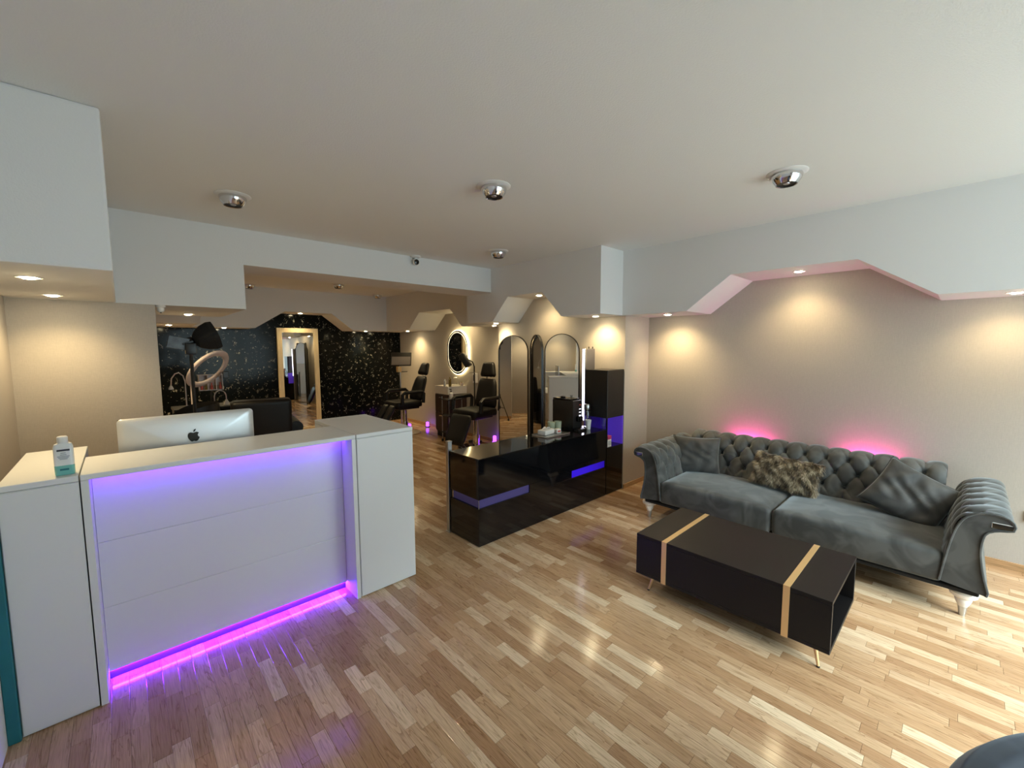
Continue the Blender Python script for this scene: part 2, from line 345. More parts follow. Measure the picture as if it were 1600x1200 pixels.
# floor strips: every strip is a piece of the floor
def pix(p):
    v = Vector(p)-Vector((0, 0, CAM_H)); w = v.dot(fw)
    return (800+FPX*v.dot(rt)/w, 600-FPX*v.dot(up)/w, w) if w > .1 else (-1, -1, w)
PW = .062; strips = []
lens = [.41, .41, .41, .33, .27, .205]
row = 0; x = -.75
while x < 4.95:
    y = -2.1-random.random()*.41
    while y < 9.05:
        L = random.choice(lens); strips.append((x+PW/2, y+L/2, L)); y += L
    x += PW; row += 1
def hidden(x, y):
    return (x < 1.48 and y > 2.66) or (2.07 < x and y > 2.66 and y < 4.2) or (3.65 < x < 4.72 and -.1 < y < 2.0) or x < -.44
def score(s):
    px, py, w = pix((s[0], s[1], 0))
    if not (-20 < px < 1620 and py < 1215 and w > .1) or hidden(s[0], s[1]): return 0
    return s[2]*PW*CAM_H/w**3
strips.sort(key=score, reverse=True)
def strip_mesh(L, bm=None, off=(0, 0)):
    b = bm or MB(); g = .0004; c = .0009; hx, hy = PW/2-g, L/2-g
    ox, oy = off; z1, z0 = 0, -.009
    lo = [(-hx, -hy), (hx, -hy), (hx, hy), (-hx, hy)]; ti = [(-hx+c, -hy+c), (hx-c, -hy+c), (hx-c, hy-c), (-hx+c, hy-c)]
    A = [b.bm.verts.new((ox+p[0], oy+p[1], z0)) for p in lo]; B = [b.bm.verts.new((ox+p[0], oy+p[1], z1-c*.6)) for p in lo]; T = [b.bm.verts.new((ox+p[0], oy+p[1], z1)) for p in ti]
    b.bm.faces.new(T)
    for i in range(4):
        j = (i+1) % 4
        b.bm.faces.new((A[i], A[j], B[j], B[i])); b.bm.faces.new((B[i], B[j], T[j], T[i]))
    return b
SM = {L: strip_mesh(L).mesh('plank', 'wood_o') for L in set(lens)}
for (sx, sy, L) in strips[:300]:
    o = bpy.data.objects.new('plank', SM[L]); COL.objects.link(o); o.parent = floor; o.location = (sx, sy, 0)
b = MB()
for (sx, sy, L) in strips[300:]:
    if -.7 < sx < 4.92 and -2.1 < sy < 9.0: strip_mesh(L, b, (sx, sy))
fo = b.build('plank_field', 'wood_i', floor); fo['kind'] = 'stuff'

# ------------------------------------------------------------------ reception desk: three units
ZT = 1.095
def cabinet(name, label, x0, x1, y0, y1):
    t = thing(name, label, 'cabinet', ((x0+x1)/2, y0, 0)); w = (x1-x0)/2; d = y1-y0
    MB().box(-w, w, .004, d, .004, ZT-.028).build('carcass', 'lacq', t)
    MB().box(-w, w, 0, d, ZT-.026, ZT, .002, 1).build('worktop', 'lacq', t)
    MB().box(-w+.002, w-.002, -.001, .016, .010, ZT-.031, .0015, 1).build('front_panel', 'lacq', t)
    return t
cabinet('reception_cabinet', 'white reception cabinet at the left end carrying the disinfectant bottle', -.405, -.170, 2.63, 3.41)
cabinet('reception_cabinet', 'white reception cabinet at the right end of the desk', 1.076, 1.480, 2.63, 3.42)
t = thing('reception_desk', 'white reception desk with recessed three-board front and violet glow', 'desk', (.453, 2.63, 0))
xa, xb = -.165-.453, 1.071-.453
MB().box(xa, xb, 0, .43, ZT-.026, ZT, .002, 1).build('worktop', 'lacq', t)
for k, (a, c) in enumerate(((xa, xa+.026), (xb-.026, xb))):
    MB().box(a, c, 0, .43, 0, ZT-.0265, .001, 1).build('side_panel', 'lacq', t)
for z0, z1 in ((.052, .3828), (.3834, .7148), (.7154, 1.066)):
    MB().box(xa+.027, xb-.027, .170, .186, z0, z1, .0030, 2).build('front_board', 'gloss_white', t)
MB().box(xa+.027, xb-.027, .202, .214, .0, 1.066).build('backing_panel', 'lacq', t)
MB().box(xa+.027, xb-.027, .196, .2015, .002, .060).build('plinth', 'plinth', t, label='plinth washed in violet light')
MB().box(xa+.03, xb-.03, .110, .122, 1.0585, 1.0665).build('led_strip', 'violet', t, label='violet light strip under the worktop')
MB().box(xa+.03, xb-.03, .100, .109, 1.050, 1.0685).build('led_profile', 'lacq', t)
MB().box(xa+.03, xb-.03, .1875, .1935, .0435, .0495).build('led_strip', 'violet_low', t)
MB().box(xa+.027, xb-.027, .44, 1.0, .72, .745).build('work_surface', 'lacq', t)
tag(MB().box(-.4445, -.4065, 2.615, 2.655, 0, 1.02, .003, 1).build('edge_strip', 'teal'), 'teal upright strip between desk cabinet and left wall', 'strip')

# computer seen from behind
t = thing('desktop_computer', 'silver all-in-one computer seen from behind on the reception desk', 'computer', (.287, 3.17, .7455))
cw, ch = .327, .44; z0 = .075
def shell(u, v):
    a = -cw+2*cw*u; zz = z0+ch*v; e = min(1, min(u, 1-u)*7, 1); f = min(1, min(v, 1-v)*5)
    return (a, -.010-.028*(sin(pi*u)**.55)*(sin(pi*v)**.55), zz)
pts = []
R = .022
for cx, cz, a0 in ((cw-R, z0+R, -90), (cw-R, z0+ch-R, 0), (-cw+R, z0+ch-R, 90), (-cw+R, z0+R, 180)):
    for k in range(6): a = radians(a0+18*k); pts.append((cx+R*cos(a), cz+R*sin(a)))
b = MB(); cc = (0, z0+ch/2); rings = []
for s_, dep in ((1, .004), (1, -.004), (.985, -.009), (.9, -.018), (.72, -.028), (.45, -.035), (.2, -.037)):
    rings.append([b.bm.verts.new((cc[0]+(p[0]-cc[0])*s_, dep, cc[1]+(p[1]-cc[1])*s_)) for p in pts])
for A, B in zip(rings, rings[1:]):
    for i in range(len(pts)): b.bm.faces.new((A[i], A[(i+1) % len(pts)], B[(i+1) % len(pts)], B[i]))
b.bm.faces.new(rings[-1]); b.bm.faces.new(rings[0][::-1])
b.build('back_shell', 'alu', t, smooth=True)
MB().box(-cw+.004, cw-.004, .0045, .008, z0+.06, z0+ch-.004).build('screen_glass', 'screen', t)
MB().prism([(-.02, .0), (.16, .0), (.16, .006), (0.0, .012), (-.01, .14), (-.022, .14)], -.1, .1, 'X').build('stand', 'alu', t)
ap = [(0, -.50), (.10, -.54), (.22, -.55), (.33, -.47), (.42, -.33), (.48, -.17), (.38, -.09), (.33, .03), (.345, .16), (.44, .27), (.35, .35), (.22, .38), (.10, .345), (0, .31), (-.11, .345), (-.23, .38), (-.37, .33), (-.46, .20), (-.48, .02), (-.45, -.16), (-.37, -.34), (-.27, -.48), (-.17, -.55), (-.08, -.53)]
lf = [(-.01, .40), (.0, .52), (.08, .64), (.20, .70), (.19, .58), (.11, .46)]
lg = MB(); sc = .060
lz = z0+ch*.83
for P_ in (ap, lf): lg.prism([(.006+p[0]*sc, 1.128-.7455+p[1]*sc) for p in P_], -.0395, -.030, 'Y')
lg.build('logo', 'logo', t, label='dark apple-shaped emblem with a bite')

# disinfectant bottle on the left cabinet
t = thing('disinfectant_bottle', 'clear white bottle of turquoise liquid with white cap on the desk', 'bottle', (-.212, 2.70, ZT))
def rrect(w, d, r, z, n=5):
    o = []
    for cx, cy, a0 in ((w-r, d-r, 0), (-w+r, d-r, 90), (-w+r, -d+r, 180), (w-r, -d+r, 270)):
        for k in range(n): a = radians(a0+90*k/(n-1)); o.append((cx+r*cos(a), cy+r*sin(a), z))
    return o
def loft(b, rings, cap=True):
    V = [[b.bm.verts.new(p) for p in r] for r in rings]; n = len(V[0])
    for A, B in zip(V, V[1:]):
        for i in range(n): b.bm.faces.new((A[i], A[(i+1) % n], B[(i+1) % n], B[i]))
    if cap: b.bm.faces.new(V[0][::-1]); b.bm.faces.new(V[-1])
    return b
loft(MB(), [rrect(.029, .017, .010, 0), rrect(.031, .019, .011, .003), rrect(.0315, .0195, .011, .044)]).build('liquid', 'teal_liquid', t, True, label='turquoise liquid')
loft(MB(), [rrect(.0315, .0195, .011, .044), rrect(.031, .019, .011, .125), rrect(.027, .017, .011, .138), rrect(.016, .014, .011, .144)]).build('bottle_body', 'bottle', t, True)
MB().lathe([(.0165, .143), (.0175, .145), (.0175, .168), (.014, .172)], 20).build('cap', 'white_plastic', t, True)
MB().box(-.019, .021, -.0204, -.0196, .108, .116).build('label_bar', 'ink', t)
for k, (zz, ww) in enumerate(((.098, .008), (.090, .010), (.083, .019), (.077, .016), (.071, .012))):
    MB().box(-ww, ww, -.0204, -.0196, zz, zz+.0035).build('label_line', 'greyink', t)
MB().box(-.014, .014, -.0206, -.0196, .022, .030).build('label_mark', 'teal', t)

# ------------------------------------------------------------------ bar counter
t = thing('bar_counter', 'black gloss bar counter with blue light slots in its front', 'counter', (2.07, 2.636, 0))
CX = 3.86-2.07; CD = .40; CH = .746
b = MB()
b.box(0, CX, 0, CD, .006, .328, .002, 1); b.box(0, CX, 0, CD, .402, CH-.014, .002, 1)
b.box(.03, CX, .02, CD, .328, .402)
b.box(.592, 1.195, 0, .02, .328, .402); b.box(CX-.02, CX, 0, .02, .328, .402)
b.build('body', 'black_gloss', t)
MB().box(-.004, CX+.002, -.004, CD+.004, CH-.013, CH, .003, 2).build('glass_top', 'black_gloss', t)
MB().box(.028, .592, .012, .019, .329, .401).build('light_slot', 'dim_slot', t, label='dim violet light slot wrapping the near corner')
MB().box(.018, .029, .012, CD-.02, .329, .401).build('light_slot', 'dim_slot', t)
MB().box(.001, .004, .001, .004, .328, .402).build('slot_corner_trim', 'steel', t)
MB().box(1.195, CX-.02, .008, .019, .329, .401).build('light_slot', 'blue_slot', t, label='bright blue light slot in the right half')
# aluminium post at the counter end
t = thing('metal_post', 'grey metal upright at the near end of the black counter', 'post', (2.085, 3.075, 0))
MB().box(-.022, .022, -.02, .02, .004, .815, .003, 1).build('profile', 'steel', t); MB().box(-.03, .03, -.028, .028, 0, .006).build('foot_plate', 'steel', t)
MB().box(-.024, .024, -.022, .022, .8155, .826, .003, 1).build('cap', 'steel', t)

t = thing('display_tower', 'black corner cabinet with violet lit niche between bar and wall', 'cabinet', (3.875, 2.640, 0))
TW = XP-3.875-.004; TD = .30
MB().box(0, TW, 0, TD+.06, .006, .535, .002, 1).build('base_unit', 'black_gloss', t)
MB().box(0, TW, 0, TD, .865, 1.395, .003, 1).build('upper_box', 'black_satin', t)
MB().box(.004, TW, TD-.02, TD-.008, .536, .864).build('lit_back_panel', 'violet_back', t, label='violet glowing back panel')
MB().box(TW-.012, TW, .002, TD-.021, .536, .864).build('lit_side_panel', 'violet_back', t)
MB().box(.0, .008, .004, TD-.025, .536, .864).build('glass_side', 'smoke', t)
MB().box(.0, .012, .0, .012, .5355, .8645).build('corner_post', 'black_satin', t)
t = thing('product_box', 'small white box with pink lid in the violet niche', 'box', (3.945, 2.675, .536))
MB().box(-.035, .035, -.025, .025, 0, .085, .002, 1).build('carton', 'white_plastic', t); MB().box(-.036, .036, -.026, .026, .0855, .125, .002, 1).build('lid', 'pink_print', t)
for k in range(3): MB().box(-.024+.02*k, -.014+.02*k, -.0262, -.0252, .02, .07).build('print_bar', 'greyink', t)

t = thing('light_column', 'tall grey panel with white light tube beside the black cabinet', 'lamp', (4.0, 3.045, 0))
MB().box(.03, XP-4.0-.003, 0, .035, .02, 1.63, .004, 1).build('panel', 'graphite', t)
MB().box(0, .03, -.002, .037, .02, 1.63, .004, 1).build('tube_housing', 'steel', t)
MB().box(-.012, .001, .003, .030, .78, 1.625, .004, 1).build('light_tube', 'tube_white', t, label='white glowing tube')
MB().box(-.02, .19, -.02, .055, 0, .02, .004, 1).build('foot', 'black_satin', t)
for dx in (.09, .165): MB().box(dx, dx+.008, .012, .02, 1.63, 1.655).build('top_clip', 'black_satin', t)

# things on the counter
ZB = CH
t = thing('coffee_machine', 'black coffee machine standing on the black counter', 'coffee machine', (3.60, 2.84, ZB))
MB().box(-.065, .085, .0, .30, .02, .325, .012, 2).build('body', 'black_satin', t, True)
MB().box(-.06, .08, .02, .30, .003, .019).build('base', 'black_satin', t)
MB().box(-.07, .09, .04, .29, .328, .342, .006, 2).build('lid', 'black_gloss', t); MB().box(.0, .05, .20, .24, .3425, .356, .003, 1).build('lid_knob', 'black_satin', t)
MB().box(-.02, .055, -.045, -.0005, .10, .155, .006, 1).build('spout', 'black_gloss', t)
MB().box(-.055, .078, -.075, -.001, .0, .022, .004, 1).build('drip_tray', 'black_satin', t)
for k in range(3): MB().box(.035, .068, -.004, -.0006, .225-.035*k, .233-.035*k).build('button', 'btn', t)
MB().box(.038, .066, -.004, -.0006, .268, .280).build('badge', 'red_print', t)
t = thing('serving_tray', 'flat grey tray lying on the counter before the coffee machine', 'tray', (3.235, 2.885, ZB))
MB().box(-.19, .17, -.11, .10, 0, .010, .003, 1).build('plate', 'steel', t)
MB().box(-.19, .17, -.11, -.104, .0105, .016).build('rim', 'steel', t); MB().box(-.19, .17, .094, .10, .0105, .016).build('rim', 'steel', t)
t = thing('napkin_pack', 'white packet of napkins lying on the grey tray', 'napkins', (3.17, 2.90, ZB+.011), radians(8))
MB().box(-.085, .085, -.05, .05, 0, .05, .012, 2).build('pack', 'tissue', t, True)
MB().grid(lambda u, v: (-.05+.10*u, -.03+.06*v, .052+.028*sin(pi*u)*(.5+.5*sin(5*v+u*3))), 8, 6).build('pulled_napkin', 'tissue', t, True)
t = thing('sugar_pack', 'small white carton beside the napkins on the tray', 'carton', (3.30, 2.855, ZB+.011), radians(-6))
MB().box(-.03, .03, -.022, .022, 0, .042, .003, 1).build('carton', 'tissue', t); MB().box(-.02, .02, -.0232, -.0222, .012, .03).build('print', 'red_print', t)
for k, (cx, cy) in enumerate(((3.36, 3.00), (3.45, 2.985))):
    t = thing('glass_cup', ['pale green glass cup left of the coffee machine, nearer the mirrors', 'pale green glass cup touching the coffee machine'][k], 'cup', (cx, cy, ZB))
    MB().lathe([(.028, 0), (.036, .004), (.042, .10), (.038, .10), (.033, .012), (.0, .010)], 20, cap=False).build('cup_wall', 'green_glass', t, True)
    MB().lathe([(.0001, .085), (.038, .086)], 20, cap=False).build('foam', 'tissue', t)
t = thing('paper_cup', 'white paper cup standing right of the coffee machine', 'cup', (3.735, 2.79, ZB))
MB().lathe([(.024, 0), (.034, .10), (.0355, .101), (.0355, .105), (.031, .104), (.022, .006), (.0001, .005)], 20, cap=False).build('cup_wall', 'white_plastic', t, True)
t = thing('glass_dispenser', 'clear glass dispenser with metal fittings right of the coffee machine', 'dispenser', (3.805, 2.86, ZB))
MB().lathe([(.034, 0), (.04, .008), (.04, .012), (.012, .02)], 20).build('foot', 'chrome', t, True)
MB().lathe([(.030, .02), (.034, .03), (.034, .19), (.030, .20)], 20).build('cylinder', 'clear', t, True)
MB().lathe([(.031, .20), (.034, .205), (.034, .255), (.026, .268), (.008, .27)], 20).build('lid', 'steel', t, True)
MB().tube([(0, 0, .02), (0, 0, .2)], .006).build('rod', 'chrome', t, True)
MB().tube([(.034, 0, .18), (.062, 0, .175), (.066, 0, .13), (.06, 0, .09), (.034, 0, .08)], .005).build('handle', 'black_satin', t, True)
t = thing('capsule_jar', 'clear jar of dark capsules squeezed between cup and dispenser', 'jar', (3.775, 2.94, ZB))
MB().lathe([(.026, 0), (.03, .006), (.03, .23), (.024, .24)], 16).build('jar', 'clear', t, True)
for k in range(6): MB().lathe([(.018, .01+.036*k), (.022, .014+.036*k), (.019, .04+.036*k)], 12).build('capsule', 'red_print' if k % 2 else 'vanity_wood', t, True)

# ------------------------------------------------------------------ arched mirrors
fold = thing('folding_mirror', 'three-panel folding floor mirror with arched black-rimmed panels behind the bar', 'mirror', (4.10, 3.87, 0))
def arched(w, h, loc, rz):                         # local: panel faces -X, width along Y
    def outline(w_, h_, n=20):
        r = w_/2; p = [(r, .0 if h_ == h else .012), ]
        p += [(r*cos(pi*k/n), h_-r+r*sin(pi*k/n)) for k in range(n+1)]; p += [(-r, p[0][1])]
        return p
    o1 = outline(w, h); o2 = outline(w-.016, h-.008); b = MB()
    A = [b.bm.verts.new((-.012, *p)) for p in o1]; B = [b.bm.verts.new((-.012, *p)) for p in o2]
    C_ = [b.bm.verts.new((.02, *p)) for p in o1]; D = [b.bm.verts.new((.02, *p)) for p in o2]; n = len(A)
    for i in range(n):
        j = (i+1) % n
        b.bm.faces.new((A[i], A[j], B[j], B[i])); b.bm.faces.new((C_[i], D[i], D[j], C_[j])); b.bm.faces.new((A[i], C_[i], C_[j], A[j])); b.bm.faces.new((B[i], B[j], D[j], D[i]))
    t = b.build('panel_frame', 'black_satin', fold, loc=(loc[0]-4.10, loc[1]-3.87, 0)); t.rotation_euler = (0, 0, rz)
    MB().prism(outline(w-.016, h-.008), -.004, .0, 'X').build('glass', 'mirror', t)
    MB().prism(outline(w-.016, h-.008), .0005, .018, 'X').build('backing', 'black_satin', t)
arched(.452, 1.818, (4.024, 4.308, 0), radians(23))
arched(.468, 1.818, (4.035, 3.872, 0), radians(-27))
arched(.452, 1.818, (4.050, 3.443, 0), radians(23))

# pine-framed mirror on the marble wall
t = thing('floor_mirror', 'tall pine-framed mirror standing against the black marble wall', 'mirror', (2.535, YB-.032, 0))
hw = .368; hh = 2.035; fwid = .085
for k, (a, c, z0_, z1_) in enumerate(((-hw, -hw+fwid, .0, hh), (hw-fwid, hw, .0, hh), (-hw+fwid, hw-fwid, hh-fwid, hh), (-hw+fwid, hw-fwid, 0, .10))):
    MB().box(a, c, -.03, .028, z0_, z1_, .003, 1).build('frame_rail', 'pine', t)
MB().box(-hw+fwid-.004, hw-fwid+.004, -.012, -.004, .096, hh-fwid+.004).build('glass', 'mirror', t)
MB().box(-hw+.01, hw-.01, .0282, .031, .01, hh-.01).build('backing', 'pine', t)

# ------------------------------------------------------------------ lights set in soffits and ceiling
def downlight(x, y, z, label, group, lit=1.0, wpow=1.0, tilt=(0, 0), size=.05):
    t = thing('downlight', label, 'downlight', (x, y, z), 0, group)
    MB().lathe([(.030, -.002), (.046, -.004), (.050, -.001), (.050, .0)], 24).build('ring', 'white_plastic', t, True)
    MB().lathe([(.0001, -.010), (.018, -.009), (.029, -.0045), (.030, -.0042)], 20, cap=False).build('lens', 'spot', t, True)
    if wpow:
        l = link_light(t, 'downlight_lamp', 'SPOT', (0, 0, -.03), SPOT_W*wpow, WARM, t, spot_size=radians(118), spot_blend=1.0, shadow_soft_size=.03)
        l.rotation_euler = (tilt[0], tilt[1], 0)
    return t
G1, G2 = 'downlights in the soffits', 'downlights in the back room soffits'
for (x, y, z, lab, p) in (
    (-.302, 3.119, ZS, 'lit downlight in the left soffit nearer the viewer', 1.1), (-.298, 4.042, ZS, 'lit downlight in the left soffit close to the wall behind the desk', 1.1),
    (3.985, 2.89, ZS, 'lit downlight in the soffit above the black corner cabinet', 1.0), (3.93, 3.72, ZA, 'lit downlight in the raised part above the arched mirrors', .7),
    (4.02, 4.66, ZS, 'lit downlight in the soffit above the leftmost arched mirror', 1.0), (4.40, 2.238, ZS, 'lit downlight above the left arm of the sofa', 1.1),
    (4.42, 1.043, ZA, 'lit downlight in the raised part above the sofa', .75), (4.40, -.205, ZS, 'lit downlight above the right arm of the sofa', .5)):
    downlight(x, y, z, lab, G1, 1, p*(.40 if x < 0 else .55), (radians(14 if y > 4 else 0), 0) if x < 0 else (0, radians(-20 if z < 2.1 else -12)))
for (x, y, z, lab, p) in (
    (.53, 5.40, ZS, 'lit downlight behind the beam over the desk computer', .9), (.545, 7.95, ZS, 'lit downlight in the far left soffit corner', .9), (1.30, 8.50, ZS, 'lit downlight left of the pine mirror, beside the black lamp head', .9),
    (2.52, 8.55, ZA, 'downlight in the raised part above the pine mirror', .4), (3.78, 8.55, ZS, 'lit downlight above the marble right of the pine mirror', .8),
    (4.42, 7.95, ZS, 'downlight above the far treatment chair by the tablet', .55), (4.42, 6.28, ZA, 'downlight in the raised part above the oval mirror', .35), (4.40, 5.15, ZS, 'downlight in the soffit behind the arched mirror wall', .35)):
    downlight(x, y, z, lab, G2, 1, p*1.35, (0, radians(-18)) if x > 4 else (0, 0))
def eyeball(x, y, label, rz):
    t = thing('eyeball_lamp', label, 'ceiling lamp', (x, y, ZC), rz, 'chrome ceiling eyeballs')
    MB().lathe([(.060, -.010), (.085, -.008), (.096, -.002), (.096, .0)], 32).build('trim_ring', 'white_plastic', t, True)
    MB().lathe([(.070, -.004), (.074, -.018), (.066, -.040), (.050, -.062), (.046, -.060)], 32, cap=False).build('chrome_ball', 'chrome', t, True)
    MB().lathe([(.0001, -.052), (.046, -.056), (.0495, -.0622), (.051, -.0612)], 24, cap=False).build('dark_aperture', 'black_satin', t, True)
    MB().lathe([(.0001, -.060), (.014, -.058), (.016, -.0545)], 16, cap=False).build('bulb', 'steel', t, True)
    t.scale = (1.14,)*3; return t
for x, y, lab in ((.634, 3.50, 'chrome eyeball ceiling lamp left, above the reception desk'), (1.858, 2.166, 'chrome eyeball ceiling lamp in the middle of the front ceiling'), (3.039, .806, 'chrome eyeball ceiling lamp on the right, before the sofa soffit'),
                  (3.10, 3.55, 'small chrome eyeball ceiling lamp above the bar counter'), (1.62, 8.08, 'chrome ceiling lamp of the back room nearest the beam step'), (2.706, 7.104, 'chrome ceiling lamp in the middle of the back room'), (3.80, 8.0, 'chrome ceiling lamp at the far right of the back room')):
    eyeball(x, y, lab, random.random())
# camera and detector
t = thing('security_camera', 'white dome security camera under the ceiling by the beam', 'camera', (2.555, 4.365, ZC))
MB().lathe([(.055, 0), (.055, -.014), (.042, -.022)], 24).build('mount', 'white_plastic', t, True)
MB().lathe([(.018, -.020), (.018, -.035), (.034, -.045), (.040, -.065), (.036, -.09), (.02, -.105)], 24).build('housing', 'white_plastic', t, True)
MB().lathe([(.031, 0), (.029, .007), (.015, .011), (.0001, .012)], 20, mat=Matrix.Translation((-.012, -.034, -.075)) @ Matrix.Rotation(radians(96), 4, 'X')).build('lens', 'screen', t, True)
t = thing('smoke_detector', 'tiny white detector under the beam at the wall end', 'detector', (.262, 4.46, ZS))
MB().lathe([(.034, 0), (.034, -.012), (.024, -.02), (.024, -.045), (.014, -.055)], 20).build('housing', 'white_plastic', t, True)
MB().lathe([(.006, -.0545), (.006, -.060), (.002, -.062)], 10).build('sensor', 'black_satin', t, True)

# ------------------------------------------------------------------ sofa
SX, SY = 4.12, .940
sofa = thing('sofa', 'grey velvet tufted sofa with rolled arms against the beige wall', 'sofa', (SX, SY, 0))
def prof_fn(pts, n=200):
    P_ = [Vector((p[0], p[1])) for p in pts]; out = [P_[0]]
    # Catmull-Rom through the points
    Q = [P_[0]*2-P_[1]]+P_+[P_[-1]*2-P_[-2]]; res = []
    for i in range(1, len(Q)-2):
        for k in range(12):
            s = k/12; a, b_, c, d = Q[i-1], Q[i], Q[i+1], Q[i+2]
            res.append(.5*((2*b_)+(c-a)*s+(2*a-5*b_+4*c-d)*s*s+(3*b_-a-3*c+d)*s**3))
    res.append(P_[-1]); L = [0]
    for a, b_ in zip(res, res[1:]): L.append(L[-1]+(b_-a).length)
    T = L[-1]
    def at(v):
        s = v*T; i = 0
        lo, hi = 0, len(L)-2
        while lo < hi:
            m = (lo+hi+1)//2
            if L[m] <= s: lo = m
            else: hi = m-1
        f = (s-L[lo])/max(1e-9, L[lo+1]-L[lo]); p = res[lo].lerp(res[lo+1], f); d = (res[lo+1]-res[lo]).normalized()
        return p, d
    return at, T
def tuft(p, s, w, rs, s0, rows):
    """p along, s along the profile; buttons in staggered rows s0+k*rs; returns outward puff 0..1"""
    q = (s-s0)/(2*rs); a = p/w
    if s < s0:
        f = abs(sin(pi*a))**.45; k = min(1, (s0-s)/.10); d2 = abs(sin(pi*(a+q))*sin(pi*(a-q)))**.36
        return d2*(1-k)+f*k
    e = s0+(rows-1)*rs
    if s > e:
        ae = a+(.5 if (rows-1) % 2 else 0); f = abs(sin(pi*ae))**.45; k = min(1, (s-e)/.10); d2 = abs(sin(pi*(a+q))*sin(pi*(a-q)))**.36
        return d2*(1-k)+f*k
    return abs(sin(pi*(a+q))*sin(pi*(a-q)))**.36
BW, RS = .152, .112
def dip(a, s, s0, rows):
    r = round((s-s0)/RS)
    if r < 0 or r >= rows: return 0
    k = a/BW-.5*(r % 2); k = (k-round(k))*BW; return exp(-(k*k+(s-s0-r*RS)**2)/(2*.016**2))
def tufted(name, pts, a0, a1, place, s0, rows, amp, nu, nv, mat, parent, flip=1, aoff=0, btn=True, fade=.05, amp_b=.012):
    at, T = prof_fn(pts); b = MB()
    def f(u, v):
        p, d = at(v); s = v*T; a = a0+(a1-a0)*u; n = Vector((-d.y, d.x))*flip
        edge = min(1, s/fade, (T-s)/fade); eu = min(1, min(u, 1-u)*abs(a1-a0)/.04)**.5
        h = amp*tuft(a+aoff, s, BW, RS, s0, rows)*max(edge, 0)-amp*(1-eu)*.4-amp_b*dip(a+aoff, s, s0, rows)
        return place(a, p+n*h)
    b.grid(f, nu, nv); o = b.build(name, mat, parent, smooth='all')
    if btn:
        for r_ in range(rows):
            s = s0+r_*RS; p, d = at(s/T); n = Vector((-d.y, d.x))*flip
            k0 = math.ceil((min(a0, a1)+.03+aoff)/BW-.5*(r_ % 2)); k = k0
            while True:
                a = (k+.5*(r_ % 2))*BW-aoff
                if a > max(a0, a1)-.03: break
                c = place(a, p+n*(.003-amp_b*.8))
                MB().lathe([(.0001, -.006), (.008, -.005), (.012, 0), (.008, .005), (.0001, .006)], 10, cap=False).build('button', mat, o, True, loc=c)
                k += 1
    return o
# back: profile in (x, z), swept along y
backp = [(.12, .34), (.15, .42), (.215, .56), (.262, .66), (.30, .715), (.36, .742), (.43, .735), (.475, .70), (.485, .64)]
tufted('backrest', backp, -.90, .985, lambda a, p: (p.x, a, p.y), .165, 3, .030, 360, 110, 'velvet', sofa, 1, aoff=.02, amp_b=.034)
MB().prism([(.17, .20), (.24, .55), (.31, .70), (.38, .728), (.44, .715), (.475, .66), (.485, .20)], -.895, .98, 'Y').build('back_core', 'velvet', sofa, True)
# arms: profile in (y outward, z), swept along x
def arm(side):
    y0 = .93 if side > 0 else -.93
    ap_ = [(.0, .22), (.015, .34), (.035, .48), (.06, .585), (.095, .650), (.15, .682), (.21, .688), (.256, .674), (.276, .645)]
    pl = lambda a, p: (a, y0+side*(p.x-.02), p.y)
    o = tufted('armrest', ap_, -.525, .42, pl, .27, 3, .022, 130, 60, 'velvet', sofa, 1, aoff=.05, btn=True)
    outp = [(.276, .645), (.272, .612), (.225, .600), (.185, .580), (.165, .545), (.158, .45), (.175, .32), (.20, .215), (.195, .195)]
    at2, T2 = prof_fn(outp); b = MB()
    b.grid(lambda u, v: (lambda p, d: pl(-.525+.945*u, p+Vector((-d.y, d.x))*(.008*abs(sin(pi*(u*.945)/.075))**.5*min(1, v*6, (1-v)*6))))(*at2(v)), 90, 20)
    b.build('outer_side', 'velvet', sofa, smooth='all')
    full = [(q[0]-.02, q[1]) for q in ap_]+[(q[0]-.02, q[1]) for q in outp[1:]]
    # smooth front face with depth, slightly inset, and core
    fp = [(y0+side*q[0], q[1]) for q in full]
    MB().prism(fp, -.529, -.50, 'X').build('front_panel', 'velvet', sofa)
    cy = sum(q[0] for q in fp)/len(fp); cz = sum(q[1] for q in fp)/len(fp)
    inn = []
    for k, q in enumerate(fp):
        v = Vector((cy-q[0], cz-q[1])); v = v.normalized()*.02; inn.append((q[0]+v.x, q[1]+v.y))
    MB().prism(inn, .40, .425, 'X').build('rear_panel', 'velvet', sofa)
    at3, T3 = prof_fn(full); pipe = [(-.531, y0+side*at3(k/48)[0].x, at3(k/48)[0].y) for k in range(49)]
    MB().tube(pipe, .007, 6).build('piping', 'velvet', sofa, True)
    MB().box(-.534, -.506, min(y0+side*.170, y0+side*.256), max(y0+side*.170, y0+side*.256), .608, .644, .004, 1).build('arm_bracket', 'chrome', sofa, label='dark chrome bracket under the arm roll')
    MB().tube([(-.51, y0+side*.245, .61), (.40, y0+side*.245, .61)], .012, 8).build('arm_bar', 'velvet', sofa, True)
arm(1); arm(-1)
